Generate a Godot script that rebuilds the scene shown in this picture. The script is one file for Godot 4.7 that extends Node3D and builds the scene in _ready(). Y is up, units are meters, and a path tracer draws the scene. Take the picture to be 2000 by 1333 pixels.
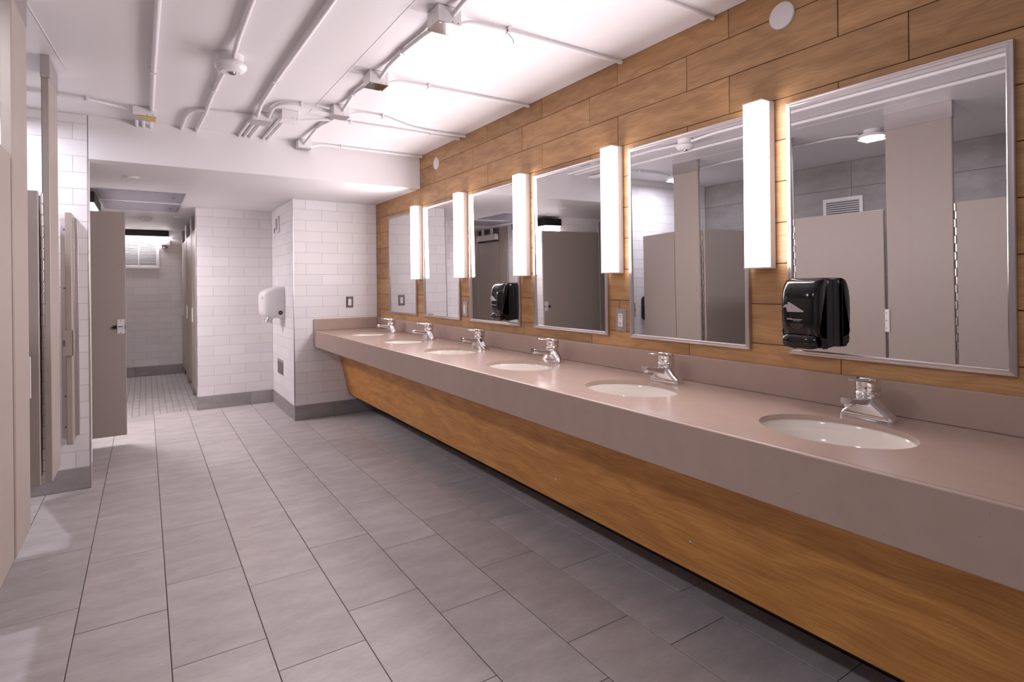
extends Node3D
# A tiled washroom with a long vanity on the right and stall partitions on the left.
# Working axes: x to the right, y up, zf into the room (zf = -z of Godot).

const XW := 2.058      # wood-tiled wall
const YC := 2.462      # ceiling
const YB := 2.174      # lowered ceiling beyond the soffit
const ZB := 4.629      # front of soffit and of the stub wall
const ZF := 5.766      # tiled end wall of the vanity
const ZN := 6.865      # back of the niche
const XN := 1.2155     # side of the niche
const XJ := 0.4534     # left end of the niche wall
const XS := -0.308     # end of the stub wall
const ZE := 10.02      # end of the hallway
const XG := -1.9       # grey wall behind the stalls
const XH := -0.62      # left wall of the hallway
const XP := -0.385     # front of the stall partitions
const ZNEAR := -1.3    # wall behind the camera
const STEP := 0.8315   # spacing of basins, mirrors and lights
const YT := 0.8746     # counter top

var ORG := Vector3.ZERO
var M := {}
var boxes := {}
var taken := {}
var rng := RandomNumberGenerator.new()
const NTH := ["first", "second", "third", "fourth", "fifth", "sixth"]

# ------------------------------------------------------------------ helpers
func V(x: float, y: float, z: float) -> Vector3:
	return Vector3(x, y, -z) - ORG

func S() -> SurfaceTool:
	var st := SurfaceTool.new()
	st.begin(Mesh.PRIMITIVE_TRIANGLES)
	st.set_smooth_group(-1)
	return st

func tri(st: SurfaceTool, a: Vector3, b: Vector3, c: Vector3, o: Vector3) -> void:
	var n := (b - a).cross(c - a)
	if n.length_squared() < 1e-18:
		return
	if n.dot((a + b + c) / 3.0 - o) > 0.0:
		st.add_vertex(a); st.add_vertex(c); st.add_vertex(b)
	else:
		st.add_vertex(a); st.add_vertex(b); st.add_vertex(c)

func quad(st: SurfaceTool, a: Vector3, b: Vector3, c: Vector3, d: Vector3, o: Vector3) -> void:
	tri(st, a, b, c, o)
	tri(st, a, c, d, o)

# box with chamfered edges, centre and size in local axes
func cbox(st: SurfaceTool, c: Vector3, s: Vector3, ch: float) -> void:
	var h := s / 2.0
	ch = minf(ch, minf(h.x, minf(h.y, h.z)) * 0.9)
	st.set_smooth_group(-1)
	var p := func(sx: float, sy: float, sz: float, axis: int) -> Vector3:
		var v := Vector3(sx * (h.x - ch), sy * (h.y - ch), sz * (h.z - ch))
		v[axis] = [sx * h.x, sy * h.y, sz * h.z][axis]
		return c + v
	for axis in 3:
		for s0 in [-1.0, 1.0]:
			var q := []
			for ab in [[-1.0, -1.0], [1.0, -1.0], [1.0, 1.0], [-1.0, 1.0]]:
				var g := [0.0, 0.0, 0.0]
				g[axis] = s0
				g[(axis + 1) % 3] = ab[0]
				g[(axis + 2) % 3] = ab[1]
				q.append(p.call(g[0], g[1], g[2], axis))
			quad(st, q[0], q[1], q[2], q[3], c)
	if ch <= 0.0:
		return
	for axis in 3:
		var a1 := (axis + 1) % 3
		var a2 := (axis + 2) % 3
		for s1 in [-1.0, 1.0]:
			for s2 in [-1.0, 1.0]:
				var lo := [0.0, 0.0, 0.0]
				lo[axis] = -1.0; lo[a1] = s1; lo[a2] = s2
				var hi := lo.duplicate()
				hi[axis] = 1.0
				quad(st, p.call(lo[0], lo[1], lo[2], a1), p.call(hi[0], hi[1], hi[2], a1), p.call(hi[0], hi[1], hi[2], a2), p.call(lo[0], lo[1], lo[2], a2), c)
	for sx in [-1.0, 1.0]:
		for sy in [-1.0, 1.0]:
			for sz in [-1.0, 1.0]:
				tri(st, p.call(sx, sy, sz, 0), p.call(sx, sy, sz, 1), p.call(sx, sy, sz, 2), c)

# box by its limits in working axes
func bx(st: SurfaceTool, x0: float, x1: float, y0: float, y1: float, z0: float, z1: float, ch := 0.0) -> void:
	cbox(st, V((x0 + x1) / 2, (y0 + y1) / 2, (z0 + z1) / 2), Vector3(absf(x1 - x0), absf(y1 - y0), absf(z1 - z0)), ch)

# skin through rings of equal length, closed round
func loft(st: SurfaceTool, rings: Array, caps := true, smooth := true) -> void:
	var n: int = rings[0].size()
	st.set_smooth_group(1 if smooth else -1)
	for i in rings.size() - 1:
		var o := Vector3.ZERO
		for k in n:
			o += rings[i][k] + rings[i + 1][k]
		o /= 2.0 * n
		for k in n:
			var k2 := (k + 1) % n
			quad(st, rings[i][k], rings[i][k2], rings[i + 1][k2], rings[i + 1][k], o)
	if caps:
		st.set_smooth_group(-1)
		for e in [0, rings.size() - 1]:
			var c := Vector3.ZERO
			for k in n:
				c += rings[e][k]
			c /= n
			var inner := Vector3.ZERO
			var other: Array = rings[1] if e == 0 else rings[rings.size() - 2]
			for k in n:
				inner += other[k]
			inner /= n
			if inner.distance_to(c) < 1e-6:
				inner = c + Vector3(0, 0.01, 0)
			for k in n:
				tri(st, rings[e][k], rings[e][(k + 1) % n], c, inner)

func ring(c: Vector3, u: Vector3, v: Vector3, n: int) -> Array:
	var r := []
	for k in n:
		var a := TAU * k / n
		r.append(c + u * cos(a) + v * sin(a))
	return r

# rounded rectangle ring round c, half sizes in u and v
func rrect(c: Vector3, u: Vector3, v: Vector3, round_: float, n := 4) -> Array:
	var r := []
	var lu := u.length()
	var lv := v.length()
	var rad := minf(round_, minf(lu, lv) * 0.98)
	var un := u / lu
	var vn := v / lv
	for q in [[1, 1, 0.0], [-1, 1, PI / 2], [-1, -1, PI], [1, -1, PI * 1.5]]:
		for k in n + 1:
			var a: float = q[2] + PI / 2 * k / n
			r.append(c + un * (q[0] * (lu - rad) + cos(a) * rad) + vn * (q[1] * (lv - rad) + sin(a) * rad))
	return r

func tube(st: SurfaceTool, pts: Array, rad: float, sides := 10) -> void:
	var rings := []
	var up := Vector3.UP
	for i in pts.size():
		var d: Vector3
		if i == 0:
			d = pts[1] - pts[0]
		elif i == pts.size() - 1:
			d = pts[i] - pts[i - 1]
		else:
			d = (pts[i] - pts[i - 1]).normalized() + (pts[i + 1] - pts[i]).normalized()
		d = d.normalized()
		var ref := up if absf(d.dot(up)) < 0.95 else Vector3.RIGHT
		var u := d.cross(ref).normalized()
		rings.append(ring(pts[i], u * rad, u.cross(d).normalized() * rad, sides))
	loft(st, rings)

# smooth out corners of a polyline
func bend(pts: Array, r: float) -> Array:
	var out := [pts[0]]
	for i in range(1, pts.size() - 1):
		var a: Vector3 = pts[i - 1]
		var b: Vector3 = pts[i]
		var c: Vector3 = pts[i + 1]
		var ra := minf(r, a.distance_to(b) * 0.45)
		var rc := minf(r, c.distance_to(b) * 0.45)
		var p := b + (a - b).normalized() * ra
		var q := b + (c - b).normalized() * rc
		for k in 6:
			var t := k / 5.0
			out.append(p.lerp(b, t).lerp(b.lerp(q, t), t))
	out.append(pts[pts.size() - 1])
	return out

# turn a profile of (radius, height) round an axis
func lathe(st: SurfaceTool, base: Vector3, axis: Vector3, prof: Array, n := 28, smooth := true) -> void:
	var ref := Vector3.UP if absf(axis.dot(Vector3.UP)) < 0.9 else Vector3.RIGHT
	var u := axis.cross(ref).normalized()
	var v := u.cross(axis).normalized()
	for i in prof.size() - 1:
		var a: Vector2 = prof[i]
		var b: Vector2 = prof[i + 1]
		st.set_smooth_group(i + 2 if smooth else -1)
		var o := base + axis * ((a.y + b.y) / 2)
		var flat := absf(a.y - b.y) < 1e-5
		if flat:
			o += axis * (0.01 if a.y <= prof[prof.size() / 2].y and i < prof.size() / 2 else -0.01)
		for k in n:
			var t := TAU * k / n
			var t2 := TAU * (k + 1) / n
			var d1 := u * cos(t) + v * sin(t)
			var d2 := u * cos(t2) + v * sin(t2)
			quad(st, base + axis * a.y + d1 * a.x, base + axis * a.y + d2 * a.x, base + axis * b.y + d2 * b.x, base + axis * b.y + d1 * b.x, o)

# polygon (array of Vector3, flat) pushed along d
func prism(st: SurfaceTool, poly: Array, d: Vector3) -> void:
	st.set_smooth_group(-1)
	var c := Vector3.ZERO
	for p in poly:
		c += p
	c = c / poly.size() + d / 2.0
	var e1: Vector3 = (poly[1] - poly[0]).normalized()
	var nn := d.normalized()
	var e2 := nn.cross(e1)
	var flat := PackedVector2Array()
	for p in poly:
		flat.append(Vector2((p - poly[0]).dot(e1), (p - poly[0]).dot(e2)))
	var ids := Geometry2D.triangulate_polygon(flat)
	for i in range(0, ids.size(), 3):
		for off in [Vector3.ZERO, d]:
			var a: Vector3 = poly[ids[i]] + off
			var b: Vector3 = poly[ids[i + 1]] + off
			var g: Vector3 = poly[ids[i + 2]] + off
			tri(st, a, b, g, (a + b + g) / 3.0 + (nn if off == Vector3.ZERO else -nn))
	var area := 0.0
	for i in flat.size():
		area += flat[i].cross(flat[(i + 1) % flat.size()])
	for i in poly.size():
		var a: Vector3 = poly[i]
		var b: Vector3 = poly[(i + 1) % poly.size()]
		var side := (b - a).cross(d).normalized() * (1.0 if area > 0 else -1.0)
		quad(st, a, b, b + d, a + d, (a + b + d) / 2.0 - side)

func put(st: SurfaceTool, called: String, mat: Material, parent: Node) -> MeshInstance3D:
	st.generate_normals()
	var o := MeshInstance3D.new()
	o.mesh = st.commit()
	o.name = called
	o.material_override = null
	o.mesh.surface_set_material(0, mat)
	parent.add_child(o, true)
	return o

func unique(called: String) -> String:
	if not taken.has(called):
		taken[called] = 0
		return called
	taken[called] += 1
	return "%s_%03d" % [called, taken[called]]

func thing(called: String, label: String, category: String, x: float, y: float, z: float, group := "") -> Node3D:
	var o := Node3D.new()
	o.name = unique(called)
	add_child(o)
	ORG = Vector3.ZERO
	o.position = V(x, y, z)
	ORG = o.position
	o.set_meta("label", label)
	o.set_meta("category", category)
	if group:
		o.set_meta("group", group)
	return o

func again(o: Node3D, dz: float, label: String) -> Node3D:
	var c: Node3D = o.duplicate()
	c.name = unique(String(o.name))
	add_child(c)
	c.position = o.position + Vector3(0, 0, -dz)
	c.set_meta("label", label)
	return c

func structure(called: String, label: String, st_limits: Array, mat: Material, category := "wall") -> MeshInstance3D:
	# st_limits: list of [x0,x1,y0,y1,z0,z1]
	ORG = Vector3.ZERO
	var l: Array = st_limits[0]
	var pos := V((l[0] + l[1]) / 2, minf(l[2], l[3]), (l[4] + l[5]) / 2)
	ORG = pos
	var st := S()
	for b in st_limits:
		bx(st, b[0], b[1], b[2], b[3], b[4], b[5], 0.0)
	var o := put(st, unique(called), mat, self)
	o.position = pos
	o.set_meta("kind", "structure")
	o.set_meta("label", label)
	o.set_meta("category", category)
	return o

func box_mesh(size: Vector3, ch: float) -> Mesh:
	var key := "%.4f %.4f %.4f %.4f" % [size.x, size.y, size.z, ch]
	if not boxes.has(key):
		var st := S()
		cbox(st, Vector3.ZERO, size, ch)
		st.generate_normals()
		boxes[key] = st.commit()
	return boxes[key]

# one piece of a wall, floor or grille: shares its mesh with pieces of the same size
func piece(parent: Node3D, called: String, x0: float, x1: float, y0: float, y1: float, z0: float, z1: float, ch: float, mat: Material) -> MeshInstance3D:
	var o := MeshInstance3D.new()
	o.mesh = box_mesh(Vector3(absf(x1 - x0), absf(y1 - y0), absf(z1 - z0)), ch)
	o.name = called
	o.set_surface_override_material(0, mat)
	o.position = Vector3((x0 + x1) / 2, (y0 + y1) / 2, -(z0 + z1) / 2) - parent.position
	parent.add_child(o, true)
	return o

# running-bond glazed tiles; axis "z": wall across the view, "x-": faces left, "x+": faces right
func wall_tiles(parent: Node3D, axis: String, at: float, u0: float, u1: float, top: float, joint: float, holes := []) -> void:
	var g := 0.0013
	for k in 22:
		var y0 := 0.1433 + 0.1075 * k
		var y1 := minf(y0 + 0.1075, top)
		if y1 - y0 < 0.012:
			continue
		var s := joint + (0.155 if k % 2 else 0.0)
		s -= ceilf((s - u0) / 0.31) * 0.31
		while s < u1:
			var a := maxf(s, u0)
			var b := minf(s + 0.31, u1)
			if b - a > 0.012:
				var m: Material = M.white_tile[rng.randi() % M.white_tile.size()]
				var j := rng.randf_range(-0.0003, 0.0003)
				if axis == "z":
					piece(parent, "tile", a + g, b - g, y0 + g, y1 - g, at + j, at + 0.007, 0.0012, m)
				elif axis == "x-":
					piece(parent, "tile", at + j, at + 0.007, y0 + g, y1 - g, a + g, b - g, 0.0012, m)
				else:
					piece(parent, "tile", at - 0.007, at - j, y0 + g, y1 - g, a + g, b - g, 0.0012, m)
			s += 0.31

func base_tiles(called: String, label: String, axis: String, at: float, u0: float, u1: float, joint: float) -> void:
	var st_l: Array
	if axis == "z":
		st_l = [u0, u1, 0.0, 0.1415, at + 0.002, at + 0.006]
	elif axis == "x-":
		st_l = [at + 0.002, at + 0.006, 0.0, 0.1415, u0, u1]
	else:
		st_l = [at - 0.006, at - 0.002, 0.0, 0.1415, u0, u1]
	var w := structure(called, label, [st_l], M.grout_dark, "baseboard")
	var s := joint - ceilf((joint - u0) / 0.61) * 0.61
	while s < u1:
		var a := maxf(s, u0) + 0.0012
		var b := minf(s + 0.61, u1) - 0.0012
		if b - a > 0.01:
			var m: Material = M.base_stone[rng.randi() % M.base_stone.size()]
			if axis == "z":
				piece(w, "tile", a, b, 0.002, 0.1425, at - 0.001, at + 0.006, 0.001, m)
			elif axis == "x-":
				piece(w, "tile", at - 0.001, at + 0.006, 0.002, 0.1425, a, b, 0.001, m)
			else:
				piece(w, "tile", at - 0.006, at + 0.001, 0.002, 0.1425, a, b, 0.001, m)
		s += 0.61

func area_light(parent: Node3D, at: Vector3, towards: Vector3, up: Vector3, w: float, h: float, energy: float, tint: Color) -> void:
	var l := AreaLight3D.new()
	l.name = "glow"
	l.area_size = Vector2(w, h)
	l.light_color = tint
	l.light_energy = energy
	l.shadow_enabled = true
	l.area_range = 14.0
	l.area_attenuation = 2.0
	parent.add_child(l, true)
	l.basis = Basis(up.cross(-towards).normalized(), up, -towards)
	l.position = at

# ------------------------------------------------------------------ materials
func mat(c: Color, rough: float, metal := 0.0, spec := 0.5) -> StandardMaterial3D:
	var m := StandardMaterial3D.new()
	m.albedo_color = c
	m.roughness = rough
	m.metallic = metal
	m.metallic_specular = spec
	return m

func noise(seed_: int, freq: float, octaves := 4) -> FastNoiseLite:
	var n := FastNoiseLite.new()
	n.seed = seed_
	n.frequency = freq
	n.noise_type = FastNoiseLite.TYPE_SIMPLEX_SMOOTH
	n.fractal_octaves = octaves
	return n

func tex(im: Image) -> ImageTexture:
	return ImageTexture.create_from_image(im)

func triplanar(m: StandardMaterial3D, t: Texture2D, metres: Vector2, offset := Vector3.ZERO) -> void:
	m.albedo_texture = t
	m.uv1_triplanar = true
	m.uv1_triplanar_sharpness = 12.0
	m.uv1_scale = Vector3(1.0 / metres.x, 1.0 / metres.y, 1.0 / metres.x)
	m.uv1_offset = offset

# plain sawn oak: grain along u
func wood_image(w: int, h: int, seed_: int, dark: Color, light: Color, streak: float, arches: float, stretch := 1.0) -> Image:
	var im := Image.create(w, h, false, Image.FORMAT_RGB8)
	var warp := noise(seed_, 0.012, 3)
	var broad := noise(seed_ + 1, 0.010, 3)
	var fine := noise(seed_ + 2, 0.09, 3)
	var pore := noise(seed_ + 3, 0.35, 2)
	for y in h:
		for x in w:
			var u := x * stretch
			var v := y * 1.0
			var wv := warp.get_noise_2d(u * 0.35, v * 0.9) * 34.0
			var rings_ := sin((v + wv) * 0.22 * arches + warp.get_noise_2d(u * 0.12 + 500.0, v * 0.3) * 9.0)
			var b := broad.get_noise_2d(u * 0.25, v * 1.3)
			var f := fine.get_noise_2d(u * 0.07, v * 1.6 + wv * 0.5)
			var p := pore.get_noise_2d(u * 0.10, v * 1.7)
			var t := 0.5 + 0.30 * b + 0.13 * rings_ + streak * f + 0.10 * p
			if p > 0.42:
				t -= 0.16
			im.set_pixel(x, y, dark.lerp(light, clampf(t, 0.0, 1.0)))
	return im

func stone_image(n: int, seed_: int, dark: Color, light: Color) -> Image:
	var im := Image.create(n, n, false, Image.FORMAT_RGB8)
	var a := noise(seed_, 0.006, 5)
	var b := noise(seed_ + 1, 0.05, 4)
	var c := noise(seed_ + 2, 0.008, 4)
	var d := noise(seed_ + 3, 0.5, 2)
	for y in n:
		for x in n:
			var t := 0.5 + 0.42 * a.get_noise_2d(x * 1.0, y * 2.4) + 0.20 * b.get_noise_2d(x * 0.7, y * 1.9) + 0.10 * d.get_noise_2d(x, y)
			var vein := absf(c.get_noise_2d(x * 1.0 + 40.0 * a.get_noise_2d(y, x), y * 1.3))
			if vein < 0.012:
				t += 0.28 * (1.0 - vein / 0.012) * clampf(b.get_noise_2d(x * 0.2, y * 0.2) * 2.5, 0.0, 1.0)
			im.set_pixel(x, y, dark.lerp(light, clampf(t, 0.0, 1.0)))
	return im

func speckle_image(n: int, seed_: int, base: Color, spread: float, dots: int, dot: Color) -> Image:
	var im := Image.create(n, n, false, Image.FORMAT_RGB8)
	var a := noise(seed_, 0.012, 4)
	var b := noise(seed_ + 1, 0.4, 2)
	for y in n:
		for x in n:
			var t := spread * (a.get_noise_2d(x, y) + 0.45 * b.get_noise_2d(x, y))
			im.set_pixel(x, y, Color(base.r + t, base.g + t, base.b + t))
	var r := RandomNumberGenerator.new()
	r.seed = seed_
	for i in dots:
		var px := r.randi() % (n - 2)
		var py := r.randi() % (n - 2)
		im.set_pixel(px, py, dot)
		if r.randf() < 0.4:
			im.set_pixel(px + 1, py, dot)
			im.set_pixel(px, py + 1, dot.lerp(base, 0.5))
	return im

func smear_image(n: int, seed_: int, lo: float, hi: float) -> Image:
	var im := Image.create(n, n, false, Image.FORMAT_RGB8)
	var a := noise(seed_, 0.010, 4)
	var b := noise(seed_ + 1, 0.03, 3)
	for y in n:
		for x in n:
			var t := clampf(0.5 + 0.7 * a.get_noise_2d(x * 0.8, y * 2.0) + 0.25 * b.get_noise_2d(x, y * 3.0), 0.0, 1.0)
			var g := lerpf(lo, hi, t)
			im.set_pixel(x, y, Color(g, g, g))
	return im

func make_materials() -> void:
	M.paint = mat(Color(0.905, 0.895, 0.90), 0.42, 0.0, 0.3)                       # semi-gloss ceiling paint
	var pn := NoiseTexture2D.new()
	pn.noise = noise(71, 0.02, 3)
	pn.width = 256; pn.height = 256; pn.seamless = true
	M.paint.heightmap_enabled = true
	M.paint.heightmap_texture = pn
	M.paint.heightmap_scale = 0.03
	M.paint.uv1_triplanar = true
	M.paint.uv1_scale = Vector3(1.2, 1.2, 1.2)
	M.pipe = mat(Color(0.90, 0.89, 0.895), 0.35)
	M.white_tile = []
	for c in [Color(0.92, 0.91, 0.915), Color(0.90, 0.89, 0.895), Color(0.91, 0.90, 0.90)]:
		M.white_tile.append(mat(c, 0.45, 0.0, 0.4))
	M.grout_white = mat(Color(0.78, 0.75, 0.745), 0.9)
	M.grout_mid = mat(Color(0.50, 0.46, 0.45), 0.9)
	M.grout_dark = mat(Color(0.30, 0.265, 0.25), 0.95)
	M.grout_brown = mat(Color(0.22, 0.14, 0.09), 0.9)
	var stone := tex(stone_image(512, 5, Color(0.685, 0.66, 0.655), Color(0.815, 0.79, 0.785)))
	var stone_rough := tex(smear_image(256, 9, 0.42, 0.62))
	M.stone = []
	M.base_stone = []
	for i in 10:
		for kind in 2:
			var m := mat(Color(1, 1, 1), 1.0)
			var k := (0.95 + 0.02 * (i % 4)) * (1.0 if kind == 0 else 0.84)
			m.albedo_color = Color(k, k, k)
			triplanar(m, stone, Vector2(0.95, 0.95), Vector3(0.2 + 0.6 * fposmod(i * 0.37, 1.0), 0.3 + 0.4 * fposmod(i * 0.61, 1.0), 0.36 + 0.28 * i / 9.0))
			m.roughness_texture = stone_rough
			(M.stone if kind == 0 else M.base_stone).append(m)
	M.mosaic = [mat(Color(0.70, 0.685, 0.68), 0.5), mat(Color(0.67, 0.655, 0.65), 0.5), mat(Color(0.73, 0.715, 0.71), 0.5)]
	var oak := tex(wood_image(1024, 256, 21, Color(0.66, 0.50, 0.33), Color(0.84, 0.67, 0.475), 0.34, 0.55))
	M.plank = []
	for i in 10:
		var m := mat(Color(1, 1, 1), 0.42)
		var k := 0.90 + 0.03 * ((i * 3) % 4)
		m.albedo_color = Color(k, k * 0.985, k * 0.96)
		triplanar(m, oak, Vector2(1.25, 0.31), Vector3(0.0, 0.27 + 0.46 * fposmod(i * 0.37, 1.0), 0.27 + 0.46 * (i / 9.0)))
		M.plank.append(m)
	var panel := tex(wood_image(2048, 512, 44, Color(0.71, 0.48, 0.235), Color(0.89, 0.65, 0.35), 0.42, 0.30, 2.0))
	M.panel = mat(Color(1, 1, 1), 0.45)
	triplanar(M.panel, panel, Vector2(6.4, 0.8), Vector3(0, 0, 0.5))
	M.panel_edge = mat(Color(0.17, 0.12, 0.085), 0.7)
	var solid := tex(speckle_image(512, 31, Color(0.69, 0.602, 0.552), 0.012, 26, Color(0.45, 0.38, 0.33)))
	M.solid = mat(Color(1, 1, 1), 0.22, 0.0, 0.6)
	triplanar(M.solid, solid, Vector2(0.7, 0.7))
	M.apron = mat(Color(1, 1, 1), 0.5)
	triplanar(M.apron, solid, Vector2(0.6, 0.6), Vector3(0.3, 0.2, 0.1))
	M.porcelain = mat(Color(0.93, 0.905, 0.87), 0.12)
	M.chrome = mat(Color(0.90, 0.895, 0.90), 0.06, 1.0)
	M.steel = mat(Color(0.78, 0.755, 0.75), 0.30, 1.0)
	M.cover = mat(Color(0.66, 0.63, 0.62), 0.09, 1.0)
	M.mirror = mat(Color(0.88, 0.88, 0.885), 0.0, 1.0)
	var lam := tex(speckle_image(256, 61, Color(0.665, 0.62, 0.585), 0.005, 0, Color.BLACK))
	M.laminate = mat(Color(1, 1, 1), 0.42)
	triplanar(M.laminate, lam, Vector2(0.25, 0.25))
	M.white_metal = mat(Color(0.90, 0.89, 0.89), 0.4)
	M.white_plastic = mat(Color(0.91, 0.905, 0.91), 0.3)
	M.grey_plastic = mat(Color(0.36, 0.34, 0.34), 0.45)
	M.black_gloss = mat(Color(0.03, 0.026, 0.03), 0.12)
	M.black_matt = mat(Color(0.05, 0.045, 0.045), 0.38)
	M.black_metal = mat(Color(0.085, 0.075, 0.075), 0.4)
	M.smoke = mat(Color(0.20, 0.19, 0.19), 0.15)
	M.print = mat(Color(0.72, 0.69, 0.71), 0.5)
	M.red = mat(Color(0.65, 0.10, 0.06), 0.3)
	M.blue = mat(Color(0.06, 0.14, 0.55), 0.3)
	M.yellow = mat(Color(0.80, 0.66, 0.12), 0.35)
	M.hole = mat(Color(0.03, 0.03, 0.03), 0.9)
	M.grey_panel = mat(Color(0.66, 0.66, 0.70), 0.4, 0.6)
	M.vanity_tint = Color(1.0, 0.955, 0.975)
	M.stall_tint = Color(0.955, 0.95, 1.0)
	M.diffuser = mat(Color(0.95, 0.95, 0.95), 0.4)
	M.diffuser.emission_enabled = true
	M.diffuser.emission = Color(1.0, 0.985, 0.99)
	M.diffuser.emission_energy_multiplier = 2.6
	M.round_glow = mat(Color(0.95, 0.95, 0.95), 0.4)
	M.round_glow.emission_enabled = true
	M.round_glow.emission = Color(0.98, 0.98, 1.0)
	M.round_glow.emission_energy_multiplier = 3.0

# ------------------------------------------------------------------ setting
func build_shell() -> void:
	# floor with separate tiles
	var fl := structure("floor", "grey stone-look tile floor with dark joints", [[XG, XW, -0.12, -0.002, ZNEAR, ZE]], M.grout_dark, "floor")
	var w := 0.3048
	var len_ := 0.651
	var g := 0.0016
	for k in range(-7, 8):
		var x0 := 0.0663 + w * k
		var a := maxf(x0, XG)
		var b := minf(x0 + w, XW)
		if b - a < 0.02:
			continue
		var s := (2.268 if k % 2 == 0 else 2.05) - len_ * 6
		while s < 6.9:
			var z0 := maxf(s, ZNEAR)
			var z1 := minf(s + len_, 6.9)
			if z1 - z0 > 0.02:
				var j := rng.randf_range(-0.0004, 0.0004)
				piece(fl, "floor_tile", a + g, b - g, -0.01, j, z0 + g, z1 - g, 0.001, M.stone[rng.randi() % M.stone.size()])
			s += len_
	# small mosaic in the hallway: nearest as pieces, the rest joined
	var mp := 0.0622
	var st := S()
	ORG = fl.position
	var made := 0
	for r in 50:
		var z0 := 6.9 + mp * r
		if z0 + mp > ZE:
			break
		for c in range(-6, 10):
			var x0 := 0.0612 + mp * c
			if x0 < -0.36 or x0 + mp > 0.62:
				continue
			if made < 296:
				piece(fl, "mosaic_tile", x0 + 0.0022, x0 + mp - 0.0022, -0.009, 0.0, z0 + 0.0022, z0 + mp - 0.0022, 0.001, M.mosaic[rng.randi() % 3])
				made += 1
			else:
				bx(st, x0 + 0.0022, x0 + mp - 0.0022, -0.009, 0.0, z0 + 0.0022, z0 + mp - 0.0022, 0.001)
	piece(fl, "mosaic_bed", -0.36, 0.62, -0.012, -0.0015, 6.902, ZE, 0.0, M.grout_mid)
	var rest := put(st, "mosaic_tiles", M.mosaic[0], fl)
	rest.set_meta("kind", "stuff")

	# ceilings
	var ce := structure("ceiling", "white painted concrete ceiling with surface conduits", [[XG, XW, YC, YC + 0.12, ZNEAR, ZB + 0.02]], M.paint, "ceiling")
	for sm in [[0.918, 2.05, 0.912, 3.82], [-0.387, 2.932, -0.336, 3.70], [0.92, -1.2, 0.918, 2.05], [-0.16, 1.6, -0.17, 2.45]]:
		ORG = ce.position
		var st2 := S()
		tube(st2, [V(sm[0], YC + 0.001, sm[1]), V(sm[2], YC + 0.001, sm[3])], 0.0028, 6)
		put(st2, "seam_ridge", M.paint, ce)
	structure("trim_1", "white painted soffit dropping from the ceiling to the lower hallway ceiling", [[XS + 0.001, XW, YB, YC + 0.02, ZB, ZE + 0.1], [XG, XS + 0.001, YB, YC + 0.02, ZB + 0.121, ZE + 0.1]], M.paint, "soffit")

	# wood-look wall on the right
	var wr := structure("wall_right", "wall of wood-look planks behind the mirrors", [[XW + 0.003, XW + 0.12, 0.0, YC + 0.1, ZNEAR, ZF + 0.1]], M.grout_brown)
	for k in 10:
		var y1 := YC if k == 0 else 2.3404 - 0.1589 * (k - 1)
		var y0 := 2.3404 - 0.1589 * k
		var s := (1.4684 if k % 2 == 0 else 1.6873) - 0.6615 * 5
		var zmax := ZB - 0.001 if (y0 + y1) / 2 > YB else ZF
		while s < zmax:
			var z0 := maxf(s, ZNEAR)
			var z1 := minf(s + 0.6615, zmax)
			if z1 - z0 > 0.015:
				var top := y1
				if z0 < ZB and z1 > ZB and y1 > YB and y0 < YB and (y0 + y1) / 2 <= YB:
					top = y1
				var j := rng.randf_range(-0.0006, 0.0006)
				piece(wr, "plank", XW + j, XW + 0.008, y0 + 0.0014, minf(top, YC) - 0.0014, z0 + 0.0014, z1 - 0.0014, 0.001, M.plank[rng.randi() % M.plank.size()])
			s += 0.6615

	# white tiled walls
	var we := structure("wall_end", "white tiled end wall at the far end of the vanity", [[XN + 0.002, XW + 0.12, 0.0, YB + 0.02, ZF + 0.002, ZF + 0.10]], M.grout_white)
	wall_tiles(we, "z", ZF, XN + 0.004, XW, YB, 1.336)
	base_tiles("baseboard_end", "grey stone-look base tiles under the vanity end wall", "z", ZF, XN + 0.004, XW, 1.602)
	var ws := structure("wall_niche_side", "white tiled side of the niche with the hand dryer", [[XN + 0.002, XN + 0.10, 0.0, YB + 0.02, ZF + 0.10, ZN + 0.1]], M.grout_white)
	wall_tiles(ws, "x-", XN, ZF + 0.004, ZN, YB, 6.02)
	base_tiles("baseboard_niche_side", "grey stone-look base tiles below the hand dryer", "x-", XN, ZF + 0.004, ZN, 6.3)
	var wn := structure("wall_niche_back", "white tiled wall at the back of the niche", [[XJ + 0.004, XN + 0.002, 0.0, YB + 0.02, ZN + 0.002, ZN + 0.10]], M.grout_white)
	wall_tiles(wn, "z", ZN, XJ + 0.006, XN, YB, 0.618)
	base_tiles("baseboard_niche_back", "grey stone-look base tiles along the back of the niche", "z", ZN, XJ + 0.006, XN, 0.98)
	var wl := structure("wall_stub", "white tiled wall beside the last stall", [[XG, XS - 0.002, 0.0, YC + 0.02, ZB + 0.002, ZB + 0.12]], M.grout_white)
	wall_tiles(wl, "z", ZB, XG, XS - 0.004, YC, -0.388)
	base_tiles("baseboard_stub", "grey stone-look base tiles at the stub wall", "z", ZB, XG, XS - 0.004, -0.62)
	var wh := structure("wall_hallway_end", "white tiled wall at the end of the hallway", [[XG, XW, 0.0, YB + 0.02, ZE + 0.002, ZE + 0.1]], M.grout_white)
	wall_tiles(wh, "z", ZE, XH, 0.62, YB, -0.145)
	base_tiles("baseboard_hallway_end", "grey stone-look base tiles at the end of the hallway", "z", ZE, XH, 0.62, -0.13)
	var wa := structure("wall_alcove", "white tiled wall behind the wide open stall door", [[XG, XH - 0.002, 0.0, YB + 0.02, 6.002, 6.10]], M.grout_white)
	wall_tiles(wa, "z", 6.0, XG, XH, YB, -0.9)
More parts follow.
